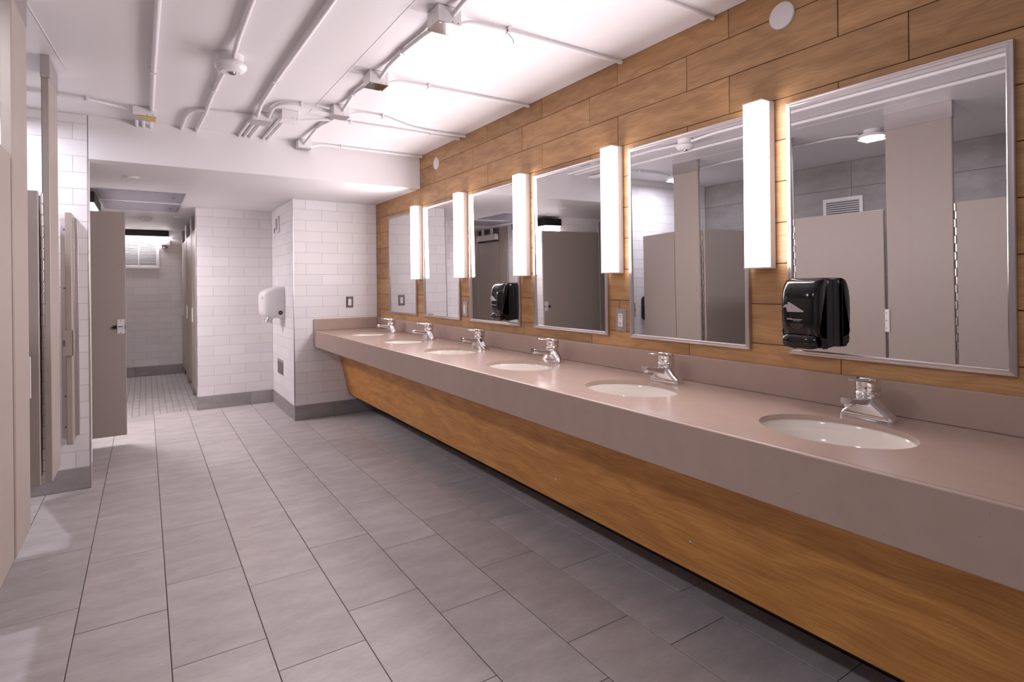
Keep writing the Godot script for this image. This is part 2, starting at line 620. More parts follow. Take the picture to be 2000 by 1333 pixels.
	var wk := structure("wall_hallway_left", "white tiled left wall of the hallway", [[XH - 0.10, XH - 0.002, 0.0, YB + 0.02, 6.10, 7.30], [XH - 0.35, XH - 0.25, 0.0, YB + 0.02, 7.30, ZE]], M.grout_white)
	wall_tiles(wk, "x+", XH, 6.0, 7.30, YB, 6.1)
	structure("wall_hallway_right", "white wall behind the hallway stalls", [[1.30, 1.40, 0.0, YB + 0.02, ZN + 0.1, ZE]], M.white_tile[0])
	structure("wall_near", "plain white wall at the near end of the room", [[XG, XW, 0.0, YC + 0.02, ZNEAR - 0.1, ZNEAR]], M.white_tile[0])

	# grey large-format wall behind the stalls
	var wg := structure("wall_left", "grey stone-look tile wall behind the stalls", [[XG - 0.1, XG - 0.002, 0.0, YC + 0.02, ZNEAR - 0.1, ZB + 0.1], [XG - 0.1, XG - 0.002, 0.0, YC + 0.02, ZB + 0.1, ZE]], M.grout_dark)
	for r in 9:
		var y1 := YC if r == 0 else 2.193 - 0.305 * (r - 1)
		var y0 := maxf(2.193 - 0.305 * r, 0.0)
		if y1 - y0 < 0.01:
			continue
		var s := 2.864 - 0.61 * 7
		while s < ZB:
			var z0 := maxf(s, ZNEAR)
			var z1 := minf(s + 0.61, ZB)
			if z1 - z0 > 0.02:
				piece(wg, "tile", XG - 0.008, XG, y0 + 0.0015, y1 - 0.0015, z0 + 0.0015, z1 - 0.0015, 0.001, M.base_stone[rng.randi() % M.base_stone.size()])
			s += 0.61

	# steel corner trims
	for t in [["trim_2", "steel edge trim on the corner between hand dryer niche and vanity end wall", XN + 0.0015, ZF + 0.0015, YB, 0.0],
			["trim_3", "steel edge trim on the hallway corner of the niche wall", XJ + 0.002, ZN + 0.0015, YB, 0.0],
			["trim_4", "steel edge trim on the free end of the stub wall", XS - 0.001, ZB + 0.0015, YB, 0.0]]:
		ORG = Vector3(t[2], 0, -t[3])
		var st3 := S()
		var dx := 0.011 if t[0] != "trim_4" else -0.011
		bx(st3, minf(t[2] - signf(dx) * 0.003, t[2] + signf(dx) * 0.002), maxf(t[2] - signf(dx) * 0.003, t[2] + signf(dx) * 0.002), t[5], t[4], t[3] - 0.003, t[3] + 0.012, 0.0006)
		bx(st3, minf(t[2] - signf(dx) * 0.001, t[2] + signf(dx) * 0.004), maxf(t[2] - signf(dx) * 0.001, t[2] + signf(dx) * 0.004), t[5], t[4], t[3] - 0.0035, t[3], 0.0006)
		var o := put(st3, t[0], M.steel, self)
		o.position = ORG
		o.set_meta("kind", "structure")
		o.set_meta("label", t[1])
		o.set_meta("category", "trim")
	# free end of the stub wall
	var se := structure("wall_stub_end", "narrow white tiled end face of the stub wall", [[XS - 0.0025, XS + 0.0005, 0.1433, YB, ZB + 0.014, ZB + 0.12]], M.white_tile[0])
	se.set_meta("kind", "structure")

# ------------------------------------------------------------------ vanity
func build_vanity() -> void:
	var cx := 1.71
	var ax := 0.168
	var az := 0.215
	var z_near := -0.35
	var c := thing("vanity_counter", "long taupe solid-surface counter with front apron and backsplash under the mirrors", "counter", 1.4012, 0.0, (z_near + ZF) / 2)
	var st := S()
	var x0 := 1.4205
	var x1 := XW - 0.0005
	for k in 6:
		var zc := 0.877 + STEP * k
		var z0 := zc - STEP / 2
		var z1 := zc + STEP / 2
		if k == 0:
			z0 = z_near
		if k == 5:
			z1 = ZF - 0.002
		var angs := []
		for i in 64:
			angs.append(TAU * i / 64)
		for cr in [[x0, z0], [x1, z0], [x0, z1], [x1, z1]]:
			angs.append(fposmod(atan2(cr[1] - zc, cr[0] - cx), TAU))
		angs.sort()
		var outer := []
		var inner := []
		for a in angs:
			var d := Vector2(cos(a), sin(a))
			var t := 1e9
			if absf(d.x) > 1e-6:
				t = minf(t, ((x1 if d.x > 0 else x0) - cx) / d.x)
			if absf(d.y) > 1e-6:
				t = minf(t, ((z1 if d.y > 0 else z0) - zc) / d.y)
			outer.append(Vector2(cx + d.x * t, zc + d.y * t))
			var e := 1.0 / sqrt(pow(d.x / ax, 2) + pow(d.y / az, 2))
			inner.append(Vector2(cx + d.x * e, zc + d.y * e))
		var n := angs.size()
		for i in n:
			var i2 := (i + 1) % n
			var oa: Vector2 = outer[i]
			var ob: Vector2 = outer[i2]
			var ia: Vector2 = inner[i]
			var ib: Vector2 = inner[i2]
			st.set_smooth_group(-1)
			quad(st, V(oa.x, YT, oa.y), V(ob.x, YT, ob.y), V(ib.x, YT, ib.y), V(ia.x, YT, ia.y), V(cx, YT - 0.01, zc))
			quad(st, V(oa.x, YT - 0.016, oa.y), V(ob.x, YT - 0.016, ob.y), V(ib.x, YT - 0.016, ib.y), V(ia.x, YT - 0.016, ia.y), V(cx, YT, zc))
			st.set_smooth_group(3)
			var far1 := V(cx + (ia.x - cx) * 2, YT - 0.008, zc + (ia.y - zc) * 2)
			quad(st, V(ia.x, YT, ia.y), V(ib.x, YT, ib.y), V(ib.x, YT - 0.016, ib.y), V(ia.x, YT - 0.016, ia.y), far1)
	put(st, "countertop", M.solid, c)
	st = S()
	bx(st, 1.4012, 1.4207, 0.7167, YT + 0.0001, z_near, ZF - 0.002, 0.0022)
	put(st, "apron", M.apron, c)
	st = S()
	bx(st, XW - 0.019, XW - 0.0008, YT + 0.0008, 0.9868, z_near, ZF - 0.020, 0.0015)
	put(st, "backsplash", M.apron, c)
	st = S()
	bx(st, 1.4012, XW - 0.0008, YT + 0.0008, 0.9868, ZF - 0.019, ZF - 0.002, 0.0015)
	put(st, "side_splash", M.apron, c)

	# slanted wood panel below, with its screws
	st = S()
	var pa := [[1.6395, 0.690], [1.7405, 0.213], [1.760, 0.2165], [1.659, 0.6935]]
	var poly := []
	for q in pa:
		poly.append(V(q[0], q[1], z_near))
	prism(st, poly, Vector3(0, 0, -(ZF - 0.004 - z_near)))
	var pm := put(st, "skirt_panel", M.panel, c)
	pm.set_meta("label", "slanted oak laminate panel below the apron")
	st = S()
	bx(st, 1.7425, 1.7615, 0.2085, 0.2135, z_near, ZF - 0.004, 0.0)
	put(st, "edge_strip", M.panel_edge, pm)
	for k in 6:
		st = S()
		var yy := 0.335
		var xx := 1.7405 - (yy - 0.213) * 0.1125 / 0.532
		lathe(st, V(xx, yy, 1.43 + STEP * k - 0.02), Vector3(-1, -0.21, 0).normalized(), [Vector2(0.0, 0.004), Vector2(0.004, 0.003), Vector2(0.0062, 0.0005), Vector2(0.0062, -0.002)], 12)
		put(st, "screw", M.steel, pm)

	# basins
	var b := thing("basin", "oval white undermount basin, sixth from the tiled end wall", "sink", cx, YT - 0.16, 0.877, "oval basins in the vanity counter")
	st = S()
	var rings := []
	for t in 13:
		var f := t / 12.0
		var s := 1.03 if t == 0 else sqrt(maxf(0.0, 1.0 - pow(f, 2.6))) * 0.985 + 0.075 * f
		var y := YT - 0.0165 - 0.135 * f
		rings.append(ring(V(cx, y, 0.877), Vector3(ax * s, 0, 0), Vector3(0, 0, az * s), 48))
	# the bowl is seen from inside: skin it with its front towards the middle
	st.set_smooth_group(1)
	for i in rings.size() - 1:
		for k in 48:
			var k2 := (k + 1) % 48
			var far2: Vector3 = V(cx, YT - 0.05, 0.877) + (rings[i][k] - V(cx, YT - 0.05, 0.877)) * 3.0
			quad(st, rings[i][k], rings[i][k2], rings[i + 1][k2], rings[i + 1][k], far2)
	var last: Array = rings[rings.size() - 1]
	for k in 48:
		tri(st, last[k], last[(k + 1) % 48], V(cx, YT - 0.152, 0.877), V(cx, YT - 0.3, 0.877))
	# outside of the bowl
	for i in rings.size() - 1:
		for k in 48:
			var k2 := (k + 1) % 48
			var off := Vector3(0, -0.008, 0)
			quad(st, rings[i][k] + off, rings[i][k2] + off, rings[i + 1][k2] + off, rings[i + 1][k] + off, V(cx, YT - 0.05, 0.877))
	put(st, "bowl", M.porcelain, b)
	st = S()
	lathe(st, V(cx, YT - 0.152, 0.877), Vector3.UP, [Vector2(0.0, 0.001), Vector2(0.014, 0.001), Vector2(0.022, 0.003), Vector2(0.024, 0.0)], 20)
	put(st, "drain", M.chrome, b)
	for k in range(1, 6):
		again(b, STEP * k, "oval white undermount basin, %s from the tiled end wall" % NTH[5 - k])

	# faucets
	var f := thing("faucet", "chrome single-lever faucet, sixth from the tiled end wall", "faucet", 1.93, YT, 0.883, "chrome faucets along the counter")
	var fz := 0.883
	var ux := Vector3(1, 0, 0)
	var uz := Vector3(0, 0, 1)
	st = S()
	rings = []
	for q in [[0.0, 1.937, 0.029, 0.0815, 0.02], [0.004, 1.937, 0.030, 0.082, 0.02], [0.013, 1.937, 0.0285, 0.0795, 0.018], [0.021, 1.936, 0.0275, 0.073, 0.018], [0.031, 1.935, 0.0275, 0.061, 0.018], [0.043, 1.934, 0.0285, 0.048, 0.018], [0.055, 1.933, 0.030, 0.0375, 0.02], [0.067, 1.932, 0.0305, 0.0305, 0.024], [0.072, 1.932, 0.029, 0.029, 0.024]]:
		rings.append(rrect(V(q[1], YT + q[0], fz), ux * q[2], uz * q[3], q[4], 5))
	loft(st, rings)
	put(st, "body", M.chrome, f)
	st = S()
	rings = []
	for q in [[1.935, 0.052, 0.0165, 0.0225], [1.90, 0.056, 0.0145, 0.0195], [1.86, 0.062, 0.0110, 0.0175], [1.825, 0.068, 0.0105, 0.0168], [1.803, 0.0715, 0.0108, 0.0168], [1.797, 0.0730, 0.0092, 0.0155]]:
		rings.append(rrect(V(q[0], YT + q[1], fz), Vector3(0.05, 1, 0).normalized() * q[2], uz * q[3], 0.005, 3))
	loft(st, rings)
	var sp := put(st, "spout", M.chrome, f)
	st = S()
	lathe(st, V(1.811, YT + 0.066, fz), Vector3(0, -1, 0), [Vector2(0.0115, 0.0), Vector2(0.0115, 0.011), Vector2(0.010, 0.0125), Vector2(0.008, 0.0125), Vector2(0.0, 0.010)], 18)
	put(st, "aerator", M.chrome, sp)
	st = S()
	rings = []
	for q in [[0.069, 1.9355, 0.0335, 0.0325], [0.0715, 1.9355, 0.0345, 0.0335], [0.088, 1.9365, 0.0345, 0.0335], [0.0893, 1.9365, 0.0325, 0.0315], [0.0906, 1.9365, 0.0325, 0.0315], [0.092, 1.937, 0.0345, 0.0335], [0.108, 1.938, 0.0345, 0.0335]]:
		rings.append(rrect(V(q[1], YT + q[0], fz), ux * q[2], uz * q[3], 0.028, 5))
	loft(st, rings)
	put(st, "collar", M.chrome, f)
	st = S()
	rings = []
	for q in [[0.107, 1.938, 0.0348, 0.0338, 0.028], [0.116, 1.936, 0.0345, 0.0335, 0.028], [0.124, 1.931, 0.0325, 0.0315, 0.027], [0.130, 1.924, 0.028, 0.0275, 0.024], [0.1335, 1.917, 0.020, 0.020, 0.018], [0.135, 1.912, 0.010, 0.010, 0.009]]:
		rings.append(rrect(V(q[1], YT + q[0], fz), ux * q[2], uz * q[3], q[4], 5))
	loft(st, rings)
	var hd := put(st, "handle", M.chrome, f)
	st = S()
	rings = []
	for q in [[1.925, 0.1215, 0.0085, 0.0285], [1.900, 0.1255, 0.0068, 0.0265], [1.875, 0.1295, 0.0048, 0.0215], [1.852, 0.1325, 0.0034, 0.0160], [1.838, 0.1340, 0.0026, 0.0120], [1.830, 0.1348, 0.0014, 0.0075]]:
		rings.append(rrect(V(q[0], YT + q[1], fz), Vector3(0.12, 1, 0).normalized() * q[2], uz * q[3], 0.010, 4))
	loft(st, rings)
	put(st, "lever", M.chrome, hd)
	for q in [[-0.0038, "blue"], [0.0038, "red"]]:
		st = S()
		var dir := Vector3(-0.93, 0.0, 0.37)
		lathe(st, V(1.9375, YT + 0.101, fz) + dir * 0.0335 + Vector3(-0.37, 0, -0.93).normalized() * q[0], dir, [Vector2(0.0, 0.0022), Vector2(0.0036, 0.0018), Vector2(0.0036, 0.0)], 12)
		put(st, "%s_dot" % q[1], M[q[1]], hd)
	for k in range(1, 6):
		again(f, STEP * k, "chrome single-lever faucet, %s from the tiled end wall" % NTH[5 - k])

# ------------------------------------------------------------------ mirrors, lights, dispensers, plates
func build_wall_fittings() -> void:
	var z0 := 0.5423
	var z1 := 1.2115
	var y0 := 1.0411
	var y1 := 1.9932
	var m := thing("mirror", "steel-framed wall mirror, sixth from the tiled end wall, black dispenser at its lower corner", "mirror", XW, y0, (z0 + z1) / 2, "framed mirrors above the basins")
	var prof := [[0.0, 0.0004], [0.0, 0.0150], [0.0022, 0.0178], [0.0075, 0.0185], [0.0085, 0.0172], [0.0165, 0.0180], [0.0190, 0.0160], [0.0195, 0.0040]]
	var st := S()
	var cor := []
	for q in prof:
		cor.append([V(XW - q[1], y0 + q[0], z0 + q[0]), V(XW - q[1], y0 + q[0], z1 - q[0]), V(XW - q[1], y1 - q[0], z1 - q[0]), V(XW - q[1], y1 - q[0], z0 + q[0])])
	for i in prof.size() - 1:
		for k in 4:
			var k2 := (k + 1) % 4
			var mid: Vector3 = (cor[0][k] + cor[0][k2]) / 2.0
			var inside: Vector3 = mid + ((V(XW, (y0 + y1) / 2, (z0 + z1) / 2)) - mid).normalized() * 0.010 + Vector3(-0.006, 0, 0)
			quad(st, cor[i][k], cor[i][k2], cor[i + 1][k2], cor[i + 1][k], inside)
	put(st, "frame", M.steel, m)
	st = S()
	var tl := tan(deg_to_rad(0.5))
	var gl := []
	for q in [[y0 + 0.012, z0 + 0.012], [y0 + 0.012, z1 - 0.012], [y1 - 0.012, z1 - 0.012], [y1 - 0.012, z0 + 0.012]]:
		gl.append(V(2.046 - (q[0] - 1.5) * tl, q[0], q[1]))
	prism(st, gl, Vector3(0.003, 0, 0))
	put(st, "glass", M.mirror, m)
	for k in range(1, 6):
		again(m, STEP * k, "steel-framed wall mirror, %s from the tiled end wall%s" % [NTH[5 - k], ", black dispenser at its lower corner" if k == 3 else ""])

	# vertical vanity lights
	var lz := 1.2665
	var lw := 0.0865
	var ly0 := 1.368
	var ly1 := 2.018
	var l := thing("vanity_light", "vertical white box light between mirrors, fifth from the tiled end wall", "wall light", XW, ly0, lz + lw / 2, "vertical lights between the mirrors")
	st = S()
	bx(st, 2.0235, XW - 0.0008, ly0, ly1, lz, lz + lw, 0.001)
	put(st, "housing", M.white_metal, l)
	st = S()
	var dr := []
	for y in [ly0 + 0.005, ly1 - 0.005]:
		dr.append(rrect(V(2.0005, y, lz + lw / 2), Vector3(0.0228, 0, 0), Vector3(0, 0, lw / 2 - 0.0008), 0.006, 3))
	loft(st, dr)
	put(st, "diffuser", M.diffuser, l)
	for y in [ly0, ly1 - 0.005]:
		st = S()
		bx(st, 1.9770, 2.0240, y, y + 0.005, lz, lz + lw, 0.0008)
		put(st, "end_cap", M.white_metal, l)
	var yc := (ly0 + ly1) / 2
	var e := LIGHT
	area_light(l, V(1.9740, yc, lz + lw / 2), Vector3(-1, 0, 0), Vector3.UP, lw, 0.63, e * lw, M.vanity_tint)
	area_light(l, V(2.0000, yc, lz - 0.003), Vector3(0, 0, 1), Vector3.UP, 0.044, 0.63, e * 0.011, M.vanity_tint)
	area_light(l, V(2.0000, yc, lz + lw + 0.003), Vector3(0, 0, -1), Vector3.UP, 0.044, 0.63, e * 0.011, M.vanity_tint)
	for k in range(1, 5):
		again(l, 0.8297 * k, "vertical white box light between mirrors, %s from the tiled end wall" % NTH[4 - k])

	# black push dispensers on the glass
	for d in [[1.108, "black push dispenser with white bird emblem on sixth mirror from the end wall"], [3.158, "black push dispenser on the third mirror from the end wall"]]:
		var zc: float = d[0]
		var n := thing("soap_dispenser", d[1], "dispenser", 2.047, 1.08, zc, "black dispensers on the mirrors")
		var hw := 0.0675
		st = S()
		var side := [[2.046, 1.322], [2.005, 1.327], [1.985, 1.3265], [1.985, 1.083], [2.0, 1.078], [2.048, 1.083]]
		var poly := []
		for q in side:
			poly.append(V(q[0], q[1], zc - hw + 0.006))
		prism(st, poly, Vector3(0, 0, -(2 * hw - 0.012)))
		put(st, "back_shell", M.black_matt, n)
		# front cover, rounded in plan
		st = S()
		var front := [[1.992, 1.328], [1.965, 1.3225], [1.946, 1.308], [1.934, 1.286], [1.928, 1.255], [1.9265, 1.215], [1.9285, 1.175], [1.935, 1.137], [1.940, 1.124]]
		var rr := []
		for q in front:
			var r := []
			for i in 13:
				var t := i / 12.0 * 2.0 - 1.0
				var edge := pow(absf(t), 6.0)
				r.append(V(q[0] + edge * 0.016 * clampf((1.992 - q[0]) / 0.05, 0.0, 1.0), q[1] - edge * 0.003, zc + t * hw))
			# close behind
			for i in 13:
				var t := 1.0 - i / 12.0 * 2.0
				r.append(V(1.994, maxf(q[1] - 0.01, 1.10), zc + t * hw))
			rr.append(r)
		loft(st, rr)
		var cv := put(st, "cover", M.black_gloss, n)
		# side skirt reaching down beside the lever
		for sg in [-1.0, 1.0]:
			st = S()
			poly = []
			for q in [[1.945, 1.135], [1.992, 1.30], [1.998, 1.30], [1.998, 1.079], [1.972, 1.079]]:
				poly.append(V(q[0], q[1], zc + sg * hw - (0.004 if sg > 0 else 0.0)))
			prism(st, poly, Vector3(0, 0, -0.004))
			put(st, "side_skirt", M.black_gloss, n)
		st = S()
		poly = []
		for q in [[1.940, 1.133], [1.930, 1.124], [1.923, 1.107], [1.928, 1.092], [1.936, 1.081], [1.948, 1.077], [1.962, 1.080], [1.975, 1.095], [1.978, 1.12]]:
			poly.append(q)
		rr = []
		for i in 11:
			var t := i / 10.0 * 2.0 - 1.0
			var sc := 1.0 - 0.25 * pow(absf(t), 5.0)
			var r := []
			for q in poly:
				r.append(V(1.955 + (q[0] - 1.955) * sc, 1.102 + (q[1] - 1.102) * sc, zc + t * (hw - 0.009)))
			rr.append(r)
		loft(st, rr, true, true)
		put(st, "push_lever", M.black_gloss, n)
		# emblem, lettering and sight window on the cover
		st = S()
		poly = []
		for q in [[120, 190], [165, 125], [215, 92], [262, 98], [300, 122], [283, 18], [335, 26], [400, 62], [800, 282], [796, 316], [268, 316], [240, 200], [215, 178]]:
			poly.append(V(1.9235, 1.2085 + (316 - q[1]) * 0.000115, zc + 0.0585 - (q[0] - 60) * 0.000111))
		prism(st, poly, Vector3(0.004, 0, 0))
		put(st, "bird_emblem", M.print, cv)
		st = S()
		for q in [[0.033, 0.0052, 0.0], [0.0270, 0.0046, 0.0], [0.0205, 0.0052, 0.0]]:
			bx(st, 1.9255, 1.929, 1.1805, 1.1805 + q[1], zc + q[0], zc + q[0] + 0.0045, 0.0)
		for i in 9:
			bx(st, 1.9255, 1.929, 1.1805, 1.1832, zc + 0.0165 - i * 0.0042, zc + 0.0165 - i * 0.0042 + 0.0032, 0.0)
		for i in 6:
			bx(st, 1.9260, 1.930, 1.1762, 1.1778, zc + 0.012 - i * 0.0045, zc + 0.012 - i * 0.0045 + 0.0036, 0.0)
		var pr := put(st, "printed_lettering", M.print, cv)
		pr.set_meta("label", "tiny white printed lettering")
		st = S()
		poly = []
		for i in 13:
			var t := i / 12.0 * 2.0 - 1.0
			poly.append(V(1.9285, 1.1655 + 0.004 * (1 - t * t), zc + 0.004 + t * 0.028))
		for i in range(1, 12):
			var t := 1.0 - i / 12.0 * 2.0
			poly.append(V(1.9285, 1.1655 - 0.0185 * (1 - t * t), zc + 0.004 + t * 0.028))
		prism(st, poly, Vector3(0.006, 0, 0))
		put(st, "sight_window", M.smoke, cv)
		for sg in [-1.0, 1.0]:
			st = S()
			lathe(st, V(2.012, 1.313, zc + sg * (hw - 0.006)), Vector3(0, 0, -sg), [Vector2(0.0, 0.003), Vector2(0.0045, 0.0025), Vector2(0.0055, 0.0)], 14)
			put(st, "button", M.print, n)

	# electrical plates on the wood wall
	var o := thing("power_outlet", "steel plate with white double power outlet on the wood wall", "outlet", XW, 1.068, 2.1175)
	plate_x(o, 2.1175, 1.1255, true)
	var sw := thing("light_switch", "steel plate with white rocker switch on the wood wall beside the dispenser mirror", "switch", XW, 1.071, 3.805)
	plate_x(sw, 3.805, 1.128, false)
	var s2 := thing("light_switch", "steel plate with a keyed switch on the white end wall above the counter", "switch", 1.766, 1.088, ZF)
	st = S()
	bx(st, 1.729, 1.803, 1.092, 1.207, ZF - 0.0045, ZF - 0.0012, 0.002)
	put(st, "plate", M.cover, s2)
	st = S()
	bx(st, 1.7495, 1.7825, 1.116, 1.183, ZF - 0.0075, ZF - 0.0044, 0.001)
	put(st, "rocker", M.white_plastic, s2)
	for y in [1.101, 1.198]:
		st = S()
		lathe(st, V(1.766, y, ZF - 0.0044), Vector3(0, 0, 1), [Vector2(0.0, 0.0015), Vector2(0.003, 0.001), Vector2(0.0035, 0.0)], 10)
		put(st, "screw", M.steel, s2)
	# round blank covers
	for q in [[1.2305, "round white blanking disc high on the wood wall above the fifth light"], [4.284, "round white blanking disc high on the wood wall beside the soffit"]]:
		var dd := thing("blanking_disc", q[1], "wall plate", XW, 2.29, q[0], "round blanking discs")
		st = S()
		lathe(st, V(XW - 0.0006, 2.338, q[0]), Vector3(-1, 0, 0), [Vector2(0.050, 0.0), Vector2(0.050, 0.006), Vector2(0.048, 0.0085), Vector2(0.0, 0.0095)], 40)
		put(st, "disc", M.white_plastic, dd)

func plate_x(o: Node3D, z: float, y: float, outlet: bool) -> void:
	var st := S()
	bx(st, XW - 0.0050, XW - 0.0008, y - 0.0572, y + 0.0572, z - 0.0365, z + 0.0365, 0.002)
	put(st, "plate", M.steel, o)
	st = S()
	bx(st, XW - 0.0085, XW - 0.0048, y - 0.0335, y + 0.0335, z - 0.0165, z + 0.0165, 0.001)
	var ins := put(st, "insert", M.white_plastic, o)
	if outlet:
		for dy in [-0.019, 0.019]:
			for q in [[0.0055, 0.004, 0.0016, 0.004], [-0.0055, 0.004, 0.0016, 0.0032], [0.0, -0.006, 0.0022, 0.0022]]:
				st = S()
				bx(st, XW - 0.0089, XW - 0.0083, y + dy + q[1] - q[3], y + dy + q[1] + q[3], z + q[0] - q[2], z + q[0] + q[2], 0.0)
				put(st, "slot", M.hole, ins)
	else:
		st = S()
		bx(st, XW - 0.0105, XW - 0.0083, y - 0.026, y + 0.026, z - 0.0105, z + 0.0105, 0.001)
		put(st, "rocker", M.white_plastic, ins)
	for dy in [-0.048, 0.048]:
		st = S()
		lathe(st, V(XW - 0.005, y + dy, z), Vector3(-1, 0, 0), [Vector2(0.0, 0.0016), Vector2(0.003, 0.001), Vector2(0.0035, 0.0)], 10)
		put(st, "screw", M.steel, o)

# ------------------------------------------------------------------ stalls
func hinge(parent: Node, x: float, z: float, y0: float, y1: float) -> void:
	var st := S()
	var n := 26
	var h := (y1 - y0) / n
	for i in n:
		var dz := 0.0025 if i % 2 else -0.0025
		bx(st, x - 0.006, x + 0.004, y0 + h * i + 0.002, y0 + h * (i + 1) - 0.002, z - 0.0045 + dz, z + 0.0045 + dz, 0.0012)
	tube(st, [V(x - 0.001, y0, z), V(x - 0.001, y1, z)], 0.0022, 6)
	put(st, "hinge", M.steel, parent)

func pilaster(o: Node3D, z0: float, z1: float) -> void:
	var st := S()
	bx(st, XP - 0.032, XP, 0.37, 2.40, z0, z1, 0.004)
	put(st, "pilaster", M.laminate, o)
	st = S()
	bx(st, XP - 0.0345, XP + 0.0025, 2.350, 2.4615, z0 - 0.003, z1 + 0.003, 0.0012)
	var sh := put(st, "ceiling_shoe", M.steel, o)
	st = S()
	lathe(st, V(XP + 0.0025, 2.41, z0 + 0.03), Vector3(1, 0, 0), [Vector2(0.0, 0.002), Vector2(0.004, 0.0015), Vector2(0.005, 0.0)], 10)
	put(st, "screw", M.steel, sh)

func keeper(parent: Node, x: float, z: float, y: float, sgn: float) -> void:
	# white channel that catches the latch, fixed to the edge of a pilaster
	var st := S()
	bx(st, x - 0.004, x + 0.0045, y - 0.082, y + 0.082, minf(z, z + sgn * 0.032), maxf(z, z + sgn * 0.032), 0.0012)
	bx(st, x + 0.004, x + 0.011, y - 0.082, y + 0.082, minf(z, z + sgn * 0.010), maxf(z, z + sgn * 0.010), 0.0012)
	var k := put(st, "keeper", M.white_metal, parent)
	for dy in [-0.055, 0.0, 0.055]:
		st = S()
		lathe(st, V(x + 0.0045, y + dy, z + sgn * 0.022), Vector3(1, 0, 0), [Vector2(0.0, 0.0012), Vector2(0.0032, 0.001), Vector2(0.0038, 0.0)], 8)
		put(st, "screw", M.grey_plastic, k)

